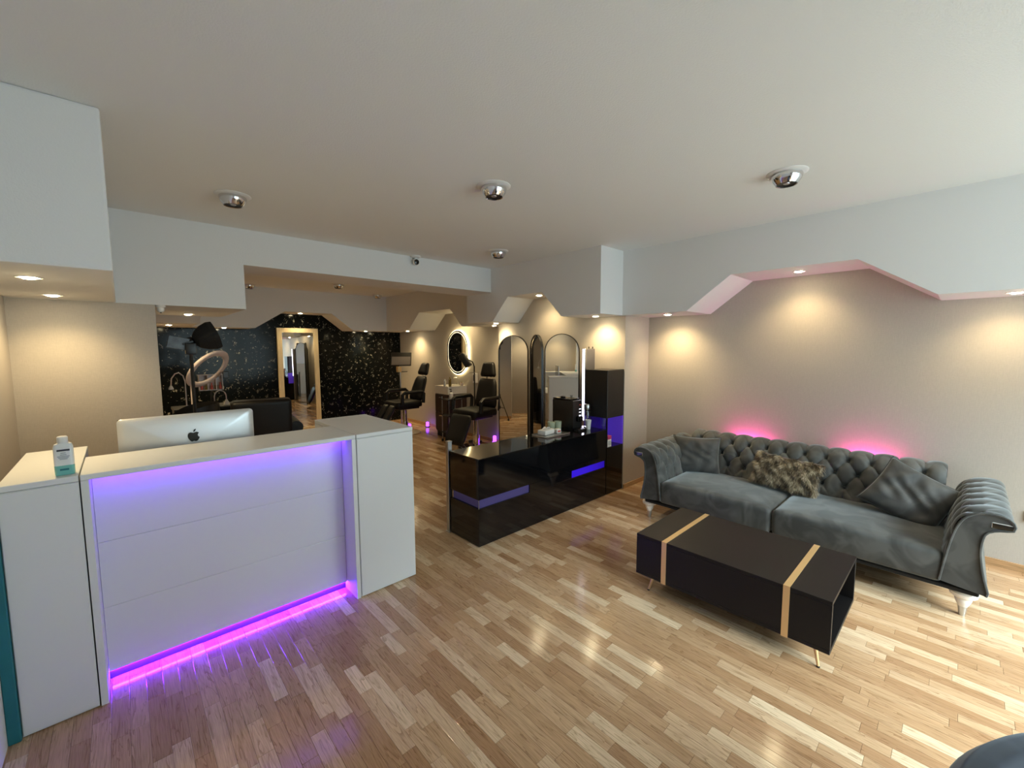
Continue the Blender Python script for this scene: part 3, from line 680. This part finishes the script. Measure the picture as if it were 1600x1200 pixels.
def cushion_box(b, x0, x1, y0, y1, z0, z1, crown, rad, nx=28, ny=40):
    # rounded upholstered block: superellipse sweep
    cx, cy = (x0+x1)/2, (y0+y1)/2; hx, hy = (x1-x0)/2, (y1-y0)/2
    def rr(s_, z):
        o = []; r = rad
        for qx, qy, a0 in ((hx*s_-r, hy*s_-r, 0), (-hx*s_+r, hy*s_-r, 90), (-hx*s_+r, -hy*s_+r, 180), (hx*s_-r, -hy*s_+r, 270)):
            for k in range(6): a = radians(a0+18*k); o.append((cx+qx+r*cos(a), cy+qy+r*sin(a), z))
        return o
    rings = [rr(.985, z0), rr(1, z0+.02), rr(1.004, (z0+z1)/2), rr(1, z1-.035), rr(.992, z1-.016), rr(.972, z1-.004), rr(.94, z1+crown*.25), rr(.8, z1+crown*.6), rr(.55, z1+crown*.9), rr(.25, z1+crown)]
    return loft(b, rings)
MB().box(-.505, .48, -1.08, 1.08, .166, .194, .006, 1).build('base_frame', 'black_fabric', sofa)
for k, (a, c) in enumerate(((-.925, .004), (.010, .925))):
    cushion_box(MB(), -.53, .20, a, c, .207, .395, .022, .035).build('seat_cushion', 'velvet', sofa, smooth='all')
for sx in (-.43, .40):
    for sy in (-1.02, 1.07) if sx < 0 else (-1.0, 1.02):
        lg = MB().lathe([(.058, .1655), (.066, .150), (.062, .130), (.036, .112), (.039, .102), (.032, .082), (.022, .060)], 20).build('leg', 'white_leg', sofa, True, loc=(sx, sy, 0))
        MB().lathe([(.022, .0605), (.019, .03), (.015, 0)], 16).build('leg_tip', 'steel', lg, True)
# pillows
def pillow(name, label, w, h, th, loc, rot, mat, wrinkle=.006, sag=0):
    t = thing(name, label, 'pillow', loc); t.rotation_euler = rot
    b = MB(); n = 30
    def side(sg):
        def f(u, v):
            a, c = 2*u-1, 2*v-1
            k = 1-.07*(a*a)*(1-abs(c))*0-.0
            px = a*w/2*(1-.075*(1-abs(a)**2)*0-.085*(1-c*c)*(abs(a)**3)*1.0)*1; pz = c*h/2*(1-.085*(1-a*a)*(abs(c)**3))
            t_ = max(0, (1-a**4)*(1-c**4))**.55*th/2
            t_ += wrinkle*sin(9*a+5*c+3*sin(4*c))*(1-a*a)*(1-c*c)+wrinkle*.7*sin(17*(a*c)+4*a)*(1-a*a)*(1-c*c)
            return (px, sg*t_, pz)
        return f
    b.grid(side(-1), n, n); b.grid(side(1), n, n)
    bmesh.ops.remove_doubles(b.bm, verts=b.bm.verts[:], dist=.0004)
    b.build('cover', mat, t, smooth='all')
    pr = []
    for k in range(81):
        s = k/80*4; e = int(min(s, 3.999)); q = s-e
        a, c = ((-1+2*q, -1), (1, -1+2*q), (1-2*q, 1), (-1, 1-2*q))[e]
        pr.append((a*w/2*(1-.085*(1-c*c)*(abs(a)**3)), 0, c*h/2*(1-.085*(1-a*a)*(abs(c)**3))))
    MB().tube(pr, .004, 6).build('seam', mat, t, True)
    return t
def lean(yaw, tilt, roll=0):     # pillow local: width X, thickness Y, height Z
    return (Matrix.Rotation(yaw, 4, 'Z') @ Matrix.Rotation(tilt, 4, 'X') @ Matrix.Rotation(roll, 4, 'Y')).to_euler()
pillow('cushion', 'plain grey velvet cushion in the left corner of the sofa', .44, .38, .15, (4.185, 1.785, .562), lean(radians(-66), radians(-19)), 'cushion')
pillow('cushion', 'plain grey velvet cushion lying tilted against the right sofa arm', .46, .42, .15, (4.165, .215, .552), lean(radians(-80), radians(-32), radians(30)), 'cushion', .011)
FP = pillow('fur_pillow', 'long brown and cream faux-fur pillow in the middle of the sofa', .50, .27, .13, (4.175, 1.00, .555), lean(radians(-95), radians(-24), radians(3)), 'greycloth')
# fur: thin blades over the pillow
b = MB(); rnd = random.Random(5); cl = b.bm.verts.layers.float_color.new('tone')
for i in range(26000):
    a, c = rnd.uniform(-1, 1), rnd.uniform(-1, 1); sg = -1 if rnd.random() < .82 else 1
    px = a*.25*(1-.085*(1-c*c)*(abs(a)**3)); pz = c*.135*(1-.085*(1-a*a)*(abs(c)**3))
    ty = sg*max(0, (1-a**4)*(1-c**4))**.55*.065
    p = Vector((px, ty, pz)); clump = sin(a*23+sin(c*11)*2)*.5+sin(c*19+a*7)*.4
    d = Vector((.30*a+.35*clump+rnd.uniform(-.4, .4), sg*(.30+.25*rnd.random()), -.62+.25*c+.3*sin(a*13+c*6)+rnd.uniform(-.3, .3))).normalized()
    L = rnd.uniform(.030, .060); sd = d.cross(Vector((rnd.uniform(-1, 1), rnd.uniform(-1, 1), rnd.uniform(-1, 1)))).normalized()*rnd.uniform(.0007, .0014)
    mid = p+d*L*.5+Vector((0, sg*.004, .003)); tip = p+d*L+Vector((0, 0, -.006))
    v = [b.bm.verts.new(q) for q in (p-sd, p+sd, mid+sd*.8, mid-sd*.8, tip)]
    tn = min(1, max(0, .42+.22*sin(a*9+3*sin(c*4+1))+.20*sin(a*21+c*8)+.12*sin(c*25+a*5)+rnd.uniform(-.28, .28)))
    for q, m_ in zip(v, (.45, .45, .8, .8, 1.1)): q[cl] = (tn*m_, tn*m_, tn*m_, 1)
    b.bm.faces.new((v[0], v[1], v[2], v[3])); b.bm.faces.new((v[3], v[2], v[4]))
me = bpy.data.meshes.new('fur'); b.bm.to_mesh(me); b.bm.free(); me.materials.append(M['fur'])
fo = bpy.data.objects.new('fur', me); COL.objects.link(fo); fo.parent = FP; fo['kind'] = 'stuff'
# pink lights behind the sofa
for k, (yy, lab) in enumerate(((1.46, 'pink light behind the sofa back, left glow'), (.52, 'pink light behind the sofa back, right glow'))):
    t = thing('led_lamp', lab, 'lamp', (4.672, yy, .0))
    MB().tube([(0, 0, .006), (0, 0, .615)], .006, 8).build('stem', 'black_satin', t, True)
    MB().lathe([(.05, 0), (.05, .006), (.0001, .007)], 20, cap=False).build('foot', 'black_satin', t, True)
    MB().box(-.016, .016, -.17, .17, .615, .628, .003, 1).build('housing', 'black_satin', t)
    MB().box(-.012, .012, -.165, .165, .6285, .634).build('led_bar', 'pinkled', t, label='pink glowing bar')
    MB().box(-.022, -.017, -.17, .17, .615, .690).build('added_light_shield', 'black_satin', t)  # unseen lip, added to keep the pink light on the wall

# ------------------------------------------------------------------ coffee table
X0, X1, Y0, Y1, ZB0, ZB1 = 2.462, 3.115, .366, 1.428, .133, .408
t = thing('coffee_table', 'black box coffee table with two gold bands and gold legs', 'coffee table', ((X0+X1)/2, (Y0+Y1)/2, 0))
hx, hy = (X1-X0)/2, (Y1-Y0)/2; th = .02
MB().box(-hx, hx, -hy, hy, ZB1-th, ZB1, .0015, 1).build('top_panel', 'black_matt', t)
MB().box(-hx, hx, -hy, hy, ZB0, ZB0+th, .0015, 1).build('bottom_panel', 'black_matt', t)
MB().box(-hx, -hx+th, -hy, hy, ZB0+th+.0003, ZB1-th-.0003, .0015, 1).build('front_panel', 'black_matt', t)
MB().box(hx-th, hx, -hy, hy, ZB0+th+.0003, ZB1-th-.0003, .0015, 1).build('back_panel', 'black_matt', t)
MB().box(-hx+th, hx-th, -.01, .01, ZB0+th+.0003, ZB1-th-.0003).build('divider', 'black_matt', t)
for yy in (1.234-(Y0+Y1)/2, .560-(Y0+Y1)/2):
    b = MB(); e = .0025; w2 = .0155
    b.box(-hx-e, hx+e, yy-w2, yy+w2, ZB1+.0001, ZB1+e); b.box(-hx-e, -hx-.0001, yy-w2, yy+w2, ZB0-e, ZB1+.0001); b.box(hx+.0001, hx+e, yy-w2, yy+w2, ZB0-e, ZB1+.0001)
    b.build('gold_band', 'gold', t)
for sx in (-1, 1):
    for sy in (-1, 1):
        o = MB().tube([(sx*(hx-.105), sy*(hy-.085), ZB0-.001), (sx*(hx-.075), sy*(hy-.055), .006)], .0125, 12, .0065).build('leg', 'gold', t, True)
        MB().lathe([(.0075, 0), (.0085, .003), (.007, .007)], 12, c=(sx*(hx-.0745), sy*(hy-.0545), 0)).build('foot_cap', 'black_satin', o, True)

# ------------------------------------------------------------------ tub chair at the lower right edge
t = thing('tub_chair', 'dark navy velvet tub chair cut off at the lower right corner', 'armchair', (1.21, -.588, 0), radians(40)); t.scale = (1.03,)*3
def tubshell(u, v):
    a = radians(-35+250*u)+radians(0); e = min(1, min(u, 1-u)*8)
    prof = [(.545, .10), (.555, .30), (.56, .52), (.555, .66), (.53, .70), (.49, .705), (.455, .68), (.44, .55), (.43, .30)]
    i = min(int(v*8), 7); f = v*8-i; r = prof[i][0]*(1-f)+prof[i+1][0]*f; z = prof[i][1]*(1-f)+prof[i+1][1]*f
    z = .10+(z-.10)*(.82+.18*e**.5)
    return (r*cos(a), r*sin(a), z)
MB().grid(tubshell, 60, 32).build('tub_back', 'velvet_navy', t, smooth='all')
MB().lathe([(.40, .12), (.43, .14), (.43, .36), (.41, .40), (.33, .425), (.0001, .435)], 40, cap=False).build('seat_cushion', 'velvet_navy', t, smooth='all')
for k in range(4): MB().lathe([(.018, .12), (.012, 0)], 12, c=(.33*cos(pi/4+k*pi/2), .33*sin(pi/4+k*pi/2), 0)).build('leg', 'gold', t, True)

# ------------------------------------------------------------------ wall socket by the sofa
t = thing('wall_socket', 'white wall socket beside the right arm of the sofa', 'socket', (XN-.001, -.40, .42))
MB().box(-.010, 0, -.04, .04, -.04, .04, .003, 1).build('plate', 'white_plastic', t); MB().lathe([(.021, 0), (.021, .003), (.019, .003)], 20, mat=Matrix.Translation((-.010, 0, 0)) @ Matrix.Rotation(radians(-90), 4, 'Y')).build('inset', 'white_plastic', t)

# ------------------------------------------------------------------ back room
# oval lit mirror
def stadium(w, h, n=16):
    r = w/2; return [(r*cos(pi*k/n), h/2-r+r*sin(pi*k/n)) for k in range(n+1)]+[(-r*cos(pi*k/n), -h/2+r-r*sin(pi*k/n)) for k in range(n+1)]
t = thing('oval_mirror', 'tall oval mirror with glowing warm rim above the washbasin', 'mirror', (XN-.001, 6.555, 1.56))
MB().prism(stadium(.60, .76), -.035, -.001, 'X').build('backing', 'white_plastic', t)
MB().prism(stadium(.665, .825), -.046, -.036, 'X').build('glass', 'mirror', t)
def ringp(w1, h1, w2, h2, x0, x1):
    b = MB(); o1, o2 = stadium(w1, h1), stadium(w2, h2); A = [b.bm.verts.new((x0, *p)) for p in o1]; B = [b.bm.verts.new((x0, *p)) for p in o2]; C_ = [b.bm.verts.new((x1, *p)) for p in o1]; D = [b.bm.verts.new((x1, *p)) for p in o2]; n = len(A)
    for i in range(n):
        j = (i+1) % n; b.bm.faces.new((A[i], A[j], B[j], B[i])); b.bm.faces.new((C_[i], D[i], D[j], C_[j])); b.bm.faces.new((A[i], C_[i], C_[j], A[j])); b.bm.faces.new((B[i], B[j], D[j], D[i]))
    return b
ringp(.690, .85, .668, .828, -.036, -.006).build('light_rim', 'halo', t, label='warm glowing rim')
ringp(.600, .760, .580, .740, -.0475, -.0462).build('frosted_line', 'halo_line', t)
# washbasin vanity
t = thing('vanity_unit', 'small white washbasin on a dark walnut drawer cabinet under the oval mirror', 'vanity', (4.505, 6.535, 0))
MB().box(-.205, .205, -.205, .205, .10, .795).build('cabinet', 'vanity_wood', t)
MB().box(-.19, .20, -.19, .19, 0, .099).build('plinth', 'black_satin', t)
b = MB(); b.box(-.215, .212, -.215, -.19, .80, .945, .004, 1); b.box(-.215, .212, .19, .215, .80, .945, .004, 1); b.box(-.215, -.19, -.19, .19, .80, .945); b.box(.13, .212, -.19, .19, .80, .945); b.box(-.19, .13, -.19, .19, .80, .86)
b.build('basin', 'ceramic', t)
for z0_, z1_ in ((.12, .45), (.46, .785)):
    d = MB().box(-.222, -.206, -.198, .198, z0_, z1_, .002, 1).build('drawer', 'vanity_wood', t); MB().box(-.234, -.223, -.06, .06, z1_-.06, z1_-.045, .003, 1).build('handle', 'chrome', d)
b = MB().tube([(.17, 0, .946), (.17, 0, 1.05), (.15, 0, 1.08), (.06, 0, 1.085), (.055, 0, 1.06)], .011, 10).build('tap', 'chrome', t, True)
for k, (dx, dy, h, r, mt, lab) in enumerate(((-.10, -.10, .13, .025, 'white_plastic', 'cream bottle at the corner of the washbasin'), (-.02, -.16, .17, .026, 'amber', 'amber bottle on the washbasin'), (.08, -.20, .07, .03, 'rose_plastic', 'small rose pot on the washbasin edge'))):
    if k == 0: dx, dy = -.200, -.10
    if k == 1: dx, dy = -.16, -.202
    if k == 2: dx, dy = .10, -.203
    tb = thing('cosmetic_bottle', lab, 'bottle', (4.505+dx, 6.535+dy, .9455))
    MB().lathe([(r*.9, 0), (r, .004), (r, h*.78), (r*.5, h*.85)], 16).build('bottle_body', mt, tb, True); MB().lathe([(r*.5, h*.851), (r*.5, h), (r*.4, h*1.02)], 14).build('cap', 'amber' if k else 'white_plastic', tb, True)
t = thing('soap_dispenser', 'dark pump dispenser fixed on the wall under the oval mirror', 'dispenser', (XN-.001, 6.02, 1.10))
MB().box(-.07, 0, -.035, .035, -.09, .09, .006, 1).build('body', 'white_plastic', t); MB().box(-.075, -.0705, -.012, .012, -.05, .06).build('window', 'ink', t)

# treatment chairs
def treatment_chair(label, loc, rz, split_legs, arms=True, legdrop=62, zs=.56, scale=1.0, back=18):
    t = thing('treatment_chair', label, 'treatment chair', loc, rz, 'black treatment chairs'); t.scale = (scale,)*3    # faces +X
    MB().lathe([(.30, 0), (.30, .015), (.27, .028), (.06, .04)], 32).build('base_plate', 'chrome', t, True)
    MB().lathe([(.06, .035), (.06, .22), (.045, .22), (.045, zs-.09)], 24).build('column', 'chrome', t, True)
    MB().box(-.22, .22, -.18, .18, zs-.10, zs-.055, .008, 1).build('seat_frame', 'black_satin', t)
    cushion_box(MB(), -.25, .30, -.27, .27, zs-.053, zs+.05, .02, .06).build('seat', 'black_leather', t, smooth='all')
    Rb = Matrix.Translation((-.23, 0, zs+.03)) @ Matrix.Rotation(radians(-back), 4, 'Y')
    def pad(w0, w1, z0_, z1_, th_, mat_):
        b = MB(); rings = []
        n = 10
        for k in range(n+1):
            v = k/n; z = z0_+(z1_-z0_)*v; w = (w0+(w1-w0)*v)/2; e = min(1, v*6, (1-v)*6)**.5
            w *= .86+.14*e; hth = th_/2*(.45+.55*e)
            rings.append([(hth*cos(a)*(1 if cos(a) > 0 else .7)*1.0, w*(abs(sin(a))**.5)*(1 if sin(a) > 0 else -1), z) for a in [2*pi*q/24 for q in range(24)]])
        loft(b, rings); return b.xf(mat_)
    pad(.50, .38, .02, .50, .11, Rb).build('backrest', 'black_leather', t, smooth='all')
    pad(.36, .24, .535, .78, .11, Rb).build('headrest', 'black_leather', t, smooth='all')
    MB().tube([Rb @ Vector((-.03, .05, .48)), Rb @ Vector((-.03, .05, .60))], .008).build('headrest_rod', 'chrome', t, True)
    MB().tube([Rb @ Vector((-.03, -.05, .48)), Rb @ Vector((-.03, -.05, .60))], .008).build('headrest_rod', 'chrome', t, True)
    Rl = Matrix.Translation((.31, 0, zs+.0)) @ Matrix.Rotation(radians(90+legdrop), 4, 'Y')
    if split_legs:
        for s in (-1, 1): pad(.21, .18, .01, .52, .10, Matrix.Translation((0, s*.125, 0)) @ Rl).build('leg_rest', 'black_leather', t, smooth='all')
    else: pad(.46, .42, .01, .50, .10, Rl).build('leg_rest', 'black_leather', t, smooth='all')
    if arms:
        for s in (-1, 1):
            MB().tube([(-.22, s*.32, zs+.02), (-.24, s*.32, zs+.20), (-.20, s*.32, zs+.235), (.16, s*.32, zs+.235), (.21, s*.32, zs+.20), (.22, s*.32, zs+.02)], .032, 10).build('armrest', 'black_leather', t, True)
    return t
treatment_chair('black treatment chair beside the marble wall and the tablet stand', (3.98, 7.35, 0), radians(180), True, True, 58, .58, 1.0, 20)
treatment_chair('black treatment chair with broad leg rest nearest the arched mirrors', (4.22, 5.42, 0), radians(188), False, True, 66, .60, 1.0, 8)
t = thing('recliner', 'bulky black leather recliner behind the desk computer', 'armchair', (1.28, 6.1, 0), radians(-8))
MB().box(-.30, .30, -.05, .55, .06, .30, .03, 2).build('base', 'black_leather', t, True)
cushion_box(MB(), -.27, .27, .10, .58, .302, .44, .02, .06).build('seat', 'black_leather', t, smooth='all')
MB().box(-.33, .33, -.10, .08, .25, 1.02, .06, 4, mat=Matrix.Rotation(radians(6), 4, 'X')).build('backrest', 'black_leather', t, True)
for s_ in (-1, 1):
    MB().box(s_*.39-.09, s_*.39+.09, .0, .62, .06, .56, .05, 3).build('armrest', 'black_leather', t, True)
MB().tube([(.39, -.02, .60), (.39, .64, .60)], .085, 16).build('arm_roll', 'black_leather', t, True); MB().tube([(-.39, -.02, .60), (-.39, .64, .60)], .085, 16).build('arm_roll', 'black_leather', t, True)
for sx in (-.25, .25):
    for sy in (.0, .5): MB().lathe([(.025, 0), (.03, .06)], 12, c=(sx, sy, 0)).build('leg', 'black_satin', t, True)

# lamp head on a pole beside the second chair
t = thing('hood_lamp', 'black treatment lamp head on a pole before the oval mirror', 'lamp', (4.47, 5.77, 0))
MB().lathe([(.12, 0), (.12, .02), (.03, .035)], 24).build('base', 'black_satin', t, True)
MB().tube([(0, 0, .03), (0, 0, 1.33)], .013, 10).build('pole', 'black_satin', t, True)
MB().tube([(0, 0, 1.32), (.0, .05, 1.40), (-.02, .13, 1.44)], .010, 8).build('arm', 'black_satin', t, True)
hm = Matrix.Translation((-.06, .18, 1.43)) @ Matrix.Rotation(radians(40), 4, 'Z') @ Matrix.Rotation(radians(58), 4, 'X')
MB().box(-.10, .10, -.13, .13, -.05, .05, .02, 2, mat=hm).build('head', 'black_satin', t, True)
MB().box(-.02, .02, -.10, .10, .051, .055, mat=hm).build('head_stripe', 'alu', t)
MB().tube([(-.10, .0, 1.22), (.08, -.04, 1.22)], .006, 6).build('side_bar', 'chrome', t, True)
# small trolley with pump bottle
t = thing('trolley', 'small black trolley between the treatment chair and washbasin', 'trolley', (4.22, 6.10, 0))
for z in (.16, .46, .74): MB().box(-.15, .15, -.12, .12, z, z+.018, .004, 1).build('shelf', 'black_satin', t)
for sx in (-1, 1):
    for sy in (-1, 1): MB().tube([(sx*.135, sy*.105, .05), (sx*.135, sy*.105, .80)], .008, 8).build('upright', 'steel', t, True); MB().lathe([(.012, 0), (.022, .015), (.022, .035), (.01, .05)], 12, c=(sx*.135, sy*.105, 0)).build('castor', 'black_satin', t, True)
t = thing('pump_bottle', 'pale pump bottle on the small black trolley', 'bottle', (4.17, 6.05, .7585))
MB().lathe([(.034, 0), (.037, .005), (.037, .10), (.015, .12)], 16).build('bottle_body', 'white_plastic', t, True); MB().lathe([(.013, .121), (.013, .14), (.005, .141), (.005, .165)], 12).build('pump', 'black_satin', t, True); MB().box(-.035, .008, -.006, .006, .1655, .176).build('spout', 'black_satin', t)

# tablet stand
t = thing('tablet_stand', 'tilted brown screen on a metal pole by the marble corner', 'stand', (4.17, 7.85, 0))
MB().lathe([(.17, 0), (.17, .015), (.03, .03)], 24).build('base', 'black_satin', t, True)
MB().tube([(0, 0, .03), (0, 0, 1.32)], .014, 10).build('pole', 'steel', t, True)
sm = Matrix.Translation((.02, -.02, 1.42)) @ Matrix.Rotation(radians(-35), 4, 'Z') @ Matrix.Rotation(radians(58), 4, 'X')
MB().box(-.20, .20, -.155, .155, -.012, .012, .006, 1, mat=sm).build('screen_frame', 'black_satin', t)
MB().box(-.185, .185, -.14, .05, .0125, .015, mat=sm).build('screen_panel', 'greycloth', t)
MB().lathe([(.05, 1.16), (.05, 1.27)], 20, c=(-.03, 0, 0)).build('metal_cup', 'gold', t, True)
MB().box(.02, .14, -.05, .05, 1.155, 1.17, .003, 1).build('side_tray', 'black_satin', t)

# violet light tubes on the floor
for k, (x, y, z, lab, h) in enumerate(((4.62, 5.42, 0, 'short violet light tube on the floor beside the arched mirror', .13), (4.60, 7.55, 0, 'violet light tube on the floor under the far treatment chair', .10), (4.02, 5.30, 0, 'violet floor light glowing under the near treatment chair', .10), (4.28, 7.72, 0, 'violet floor light beside the tablet stand', .08))):
    if k == 2: x, y = 4.42, 5.20
    t = thing('floor_light', lab, 'lamp', (x, y, 0))
    MB().lathe([(.05, 0), (.05, .012), (.03, .02)], 20).build('base', 'black_satin', t, True); MB().lathe([(.028, .0205), (.03, .03), (.03, h), (.02, h+.01)], 16).build('tube', 'violet_tube', t, True)

# softbox on a tripod just behind the wall end
t = thing('softbox_tripod', 'black cone softbox on a wheeled tripod behind the wall end', 'lamp', (.46, 4.68, 0))
MB().tube([(0, 0, .28), (0, 0, 1.62)], .014, 8).build('column', 'black_satin', t, True)
MB().lathe([(.022, .50), (.028, .52), (.028, .58), (.02, .60)], 12).build('collar', 'black_satin', t, True); MB().lathe([(.022, .26), (.026, .28), (.026, .32), (.02, .34)], 12).build('lower_collar', 'black_satin', t, True)
for k in range(3):
    a = radians(50+120*k); lg = MB().tube([(.02*cos(a), .02*sin(a), .55), (.22*cos(a), .22*sin(a), .05)], .009, 8).build('leg', 'black_satin', t, True)
    MB().lathe([(.012, 0), (.022, .012), (.022, .036), (.012, .05)], 12, c=(.222*cos(a), .222*sin(a), 0)).build('castor', 'black_satin', lg, True)
    MB().tube([(.02*cos(a), .02*sin(a), .30), (.13*cos(a), .13*sin(a), .28)], .006, 6).build('brace', 'black_satin', t, True)
MB().box(-.04, .04, -.035, .035, 1.60, 1.70, .012, 2).build('clamp_head', 'black_satin', t, True)
sb = Matrix.Translation((.03, .03, 1.72)) @ Matrix.Rotation(radians(70), 4, 'Y') @ Matrix.Rotation(radians(45), 4, 'Z')
b = MB(); loft(b, [rrect(s_*.5, s_*.5, s_*.3, z, 5) for s_, z in ((.07, 0), (.13, .025), (.19, .08), (.22, .14), (.21, .18))]); b.xf(sb)
b.build('softbox_hood', 'black_fabric', t)
MB().box(-.035, .035, -.035, .035, -.10, -.002, .01, 1, mat=sb).build('lamp_body', 'black_satin', t)
MB().box(-.075, .075, -.01, .01, -.055, .055, .004, 1, mat=Matrix.Translation((-.085, .0, 1.70)) @ Matrix.Rotation(radians(12), 4, 'Y')).build('reflector', 'silver_cloth', t, label='small silvery reflector')

t = thing('ring_light', 'white ring light tilted on its pole before the marble wall', 'lamp', (.575, 6.0, 0))
MB().lathe([(.17, 0), (.17, .018), (.03, .03)], 24).build('base', 'black_satin', t, True)
MB().tube([(0, 0, .03), (0, 0, 1.30)], .016, 10).build('pole', 'rose_plastic', t, True)
nv_ = (Vector((-.12, -.99, .04))*.5+(Vector((.99, -.12, 0))*.7-Vector((0, 0, 1))*.7)*.866).normalized()
rm = Matrix.Translation((.165, .0, 1.415)) @ nv_.to_track_quat('Z', 'Y').to_matrix().to_4x4()
b = MB(); RR = .228
b.grid(lambda u, v: (rm @ Vector(((RR+.038*cos(2*pi*v))*cos(2*pi*u), (RR+.038*cos(2*pi*v))*sin(2*pi*u), .018*sin(2*pi*v)))), 48, 12, True)
b.build('ring', 'rose_plastic', t, smooth='all')
MB().box(-.02, .02, -.015, .015, 1.28, 1.34, .004, 1).build('joint', 'black_satin', t)
MB().box(.30, .36, -.02, .02, 1.30, 1.38, .006, 1).build('phone_holder', 'black_satin', t)
t = thing('nail_polish_rack', 'small pale rack with arched shelves behind the ring light', 'rack', (.86, 6.85, 0))
MB().tube([(0, 0, .02), (0, 0, 1.10)], .012, 8).build('pole', 'black_satin', t, True); MB().lathe([(.14, 0), (.14, .018), (.02, .03)], 20).build('base', 'black_satin', t, True)
MB().box(-.13, .13, .035, .042, 1.10, 1.30).build('back_board', 'rose_plastic', t); MB().box(-.13, .13, -.06, .034, 1.10, 1.108).build('bottom_shelf', 'rose_plastic', t); MB().box(-.14, .14, -.06, .034, 1.30, 1.308).build('top_shelf', 'rose_plastic', t)
for dx in (-.13, -.04, .05, .122): MB().box(dx, dx+.008, -.06, .034, 1.109, 1.299).build('divider', 'rose_plastic', t)
for k in range(5): MB().lathe([(.014, 1.109), (.016, 1.112), (.016, 1.16), (.008, 1.165), (.008, 1.20)], 10, c=(-.10+.048*k+(.012 if k > 1 else 0), -.02, 0)).build('polish', 'amber' if k % 2 else 'red_print', t, True)
def gooseneck(label, loc, flip):
    t = thing('gooseneck_lamp', label, 'lamp', loc, 0, 'small gooseneck lamps')
    pts = [(0, 0, 0.02), (0, 0, .12)]+[(flip*(.07-.07*cos(a)), 0, .12+.09*sin(a)) for a in [pi*k/10 for k in range(1, 11)]]+[(flip*.14, 0, .07)]
    MB().tube(pts, .007, 8).build('neck', 'rose_plastic', t, True)
    MB().lathe([(.012, .075), (.018, .06), (.034, .03), (.036, .0), (.030, .0)], 16, c=(flip*.14, 0, 0), cap=False).build('shade', 'white_plastic', t, True)
    MB().lathe([(.05, 0), (.05, .012), (.01, .02)], 16).build('foot', 'rose_plastic', t, True)
    return t
# black worktable carrying the small lamps
t = thing('manicure_table', 'black manicure table at the left back behind the computer', 'table', (1.02, 7.25, 0))
MB().box(-.55, .45, -.25, .25, .81, .85, .005, 1).build('tabletop', 'black_satin', t)
for sx in (-.52, .42): MB().box(sx-.02, sx+.02, -.23, .23, 0, .809, .003, 1).build('side_panel', 'black_satin', t)
MB().box(-.498, .398, .20, .22, .25, .808).build('rear_panel', 'black_satin', t)
gooseneck('small pale gooseneck lamp with bell shade right above the computer', (.93, 7.15, .851), 1)
t = thing('black_barrel_chair', 'black rounded chair back at the left under the ring light', 'chair', (.62, 6.52, 0))
t.location = (.52, 5.45, 0)
MB().lathe([(.20, 0), (.20, .015), (.03, .03), (.03, .42), (.18, .44)], 24).build('pedestal', 'chrome', t, True)
cushion_box(MB(), -.22, .22, -.22, .22, .442, .52, .015, .08).build('seat', 'black_leather', t, smooth='all')
MB().grid(lambda u, v: ((.20+.05*sin(pi*v))*cos(radians(30+300*u)+pi) if False else (.225+.02*sin(pi*v))*cos(radians(-150+300*u)), (.225+.02*sin(pi*v))*sin(radians(-150+300*u)), .46+.62*v*(1-.25*abs(2*u-1)**3)), 36, 10).build('barrel_back', 'black_leather', t, smooth='all')
t2 = thing('floor_gooseneck', 'thin pale gooseneck lamp arching left of the ring light pole', 'lamp', (.60, 6.95, 0))
MB().lathe([(.11, 0), (.11, .015), (.01, .02)], 16).build('base', 'rose_plastic', t2, True)
MB().tube([(0, 0, .02), (0, 0, 1.22), (-.02, -.01, 1.30), (-.06, -.02, 1.34), (-.10, -.03, 1.33), (-.14, -.04, 1.27), (-.15, -.045, 1.18)], .007, 8).build('neck', 'rose_plastic', t2, True)
MB().lathe([(.01, .03), (.024, .0), (.028, -.02)], 14, c=(-.15, -.045, 1.15)).build('shade', 'white_plastic', t2, True)
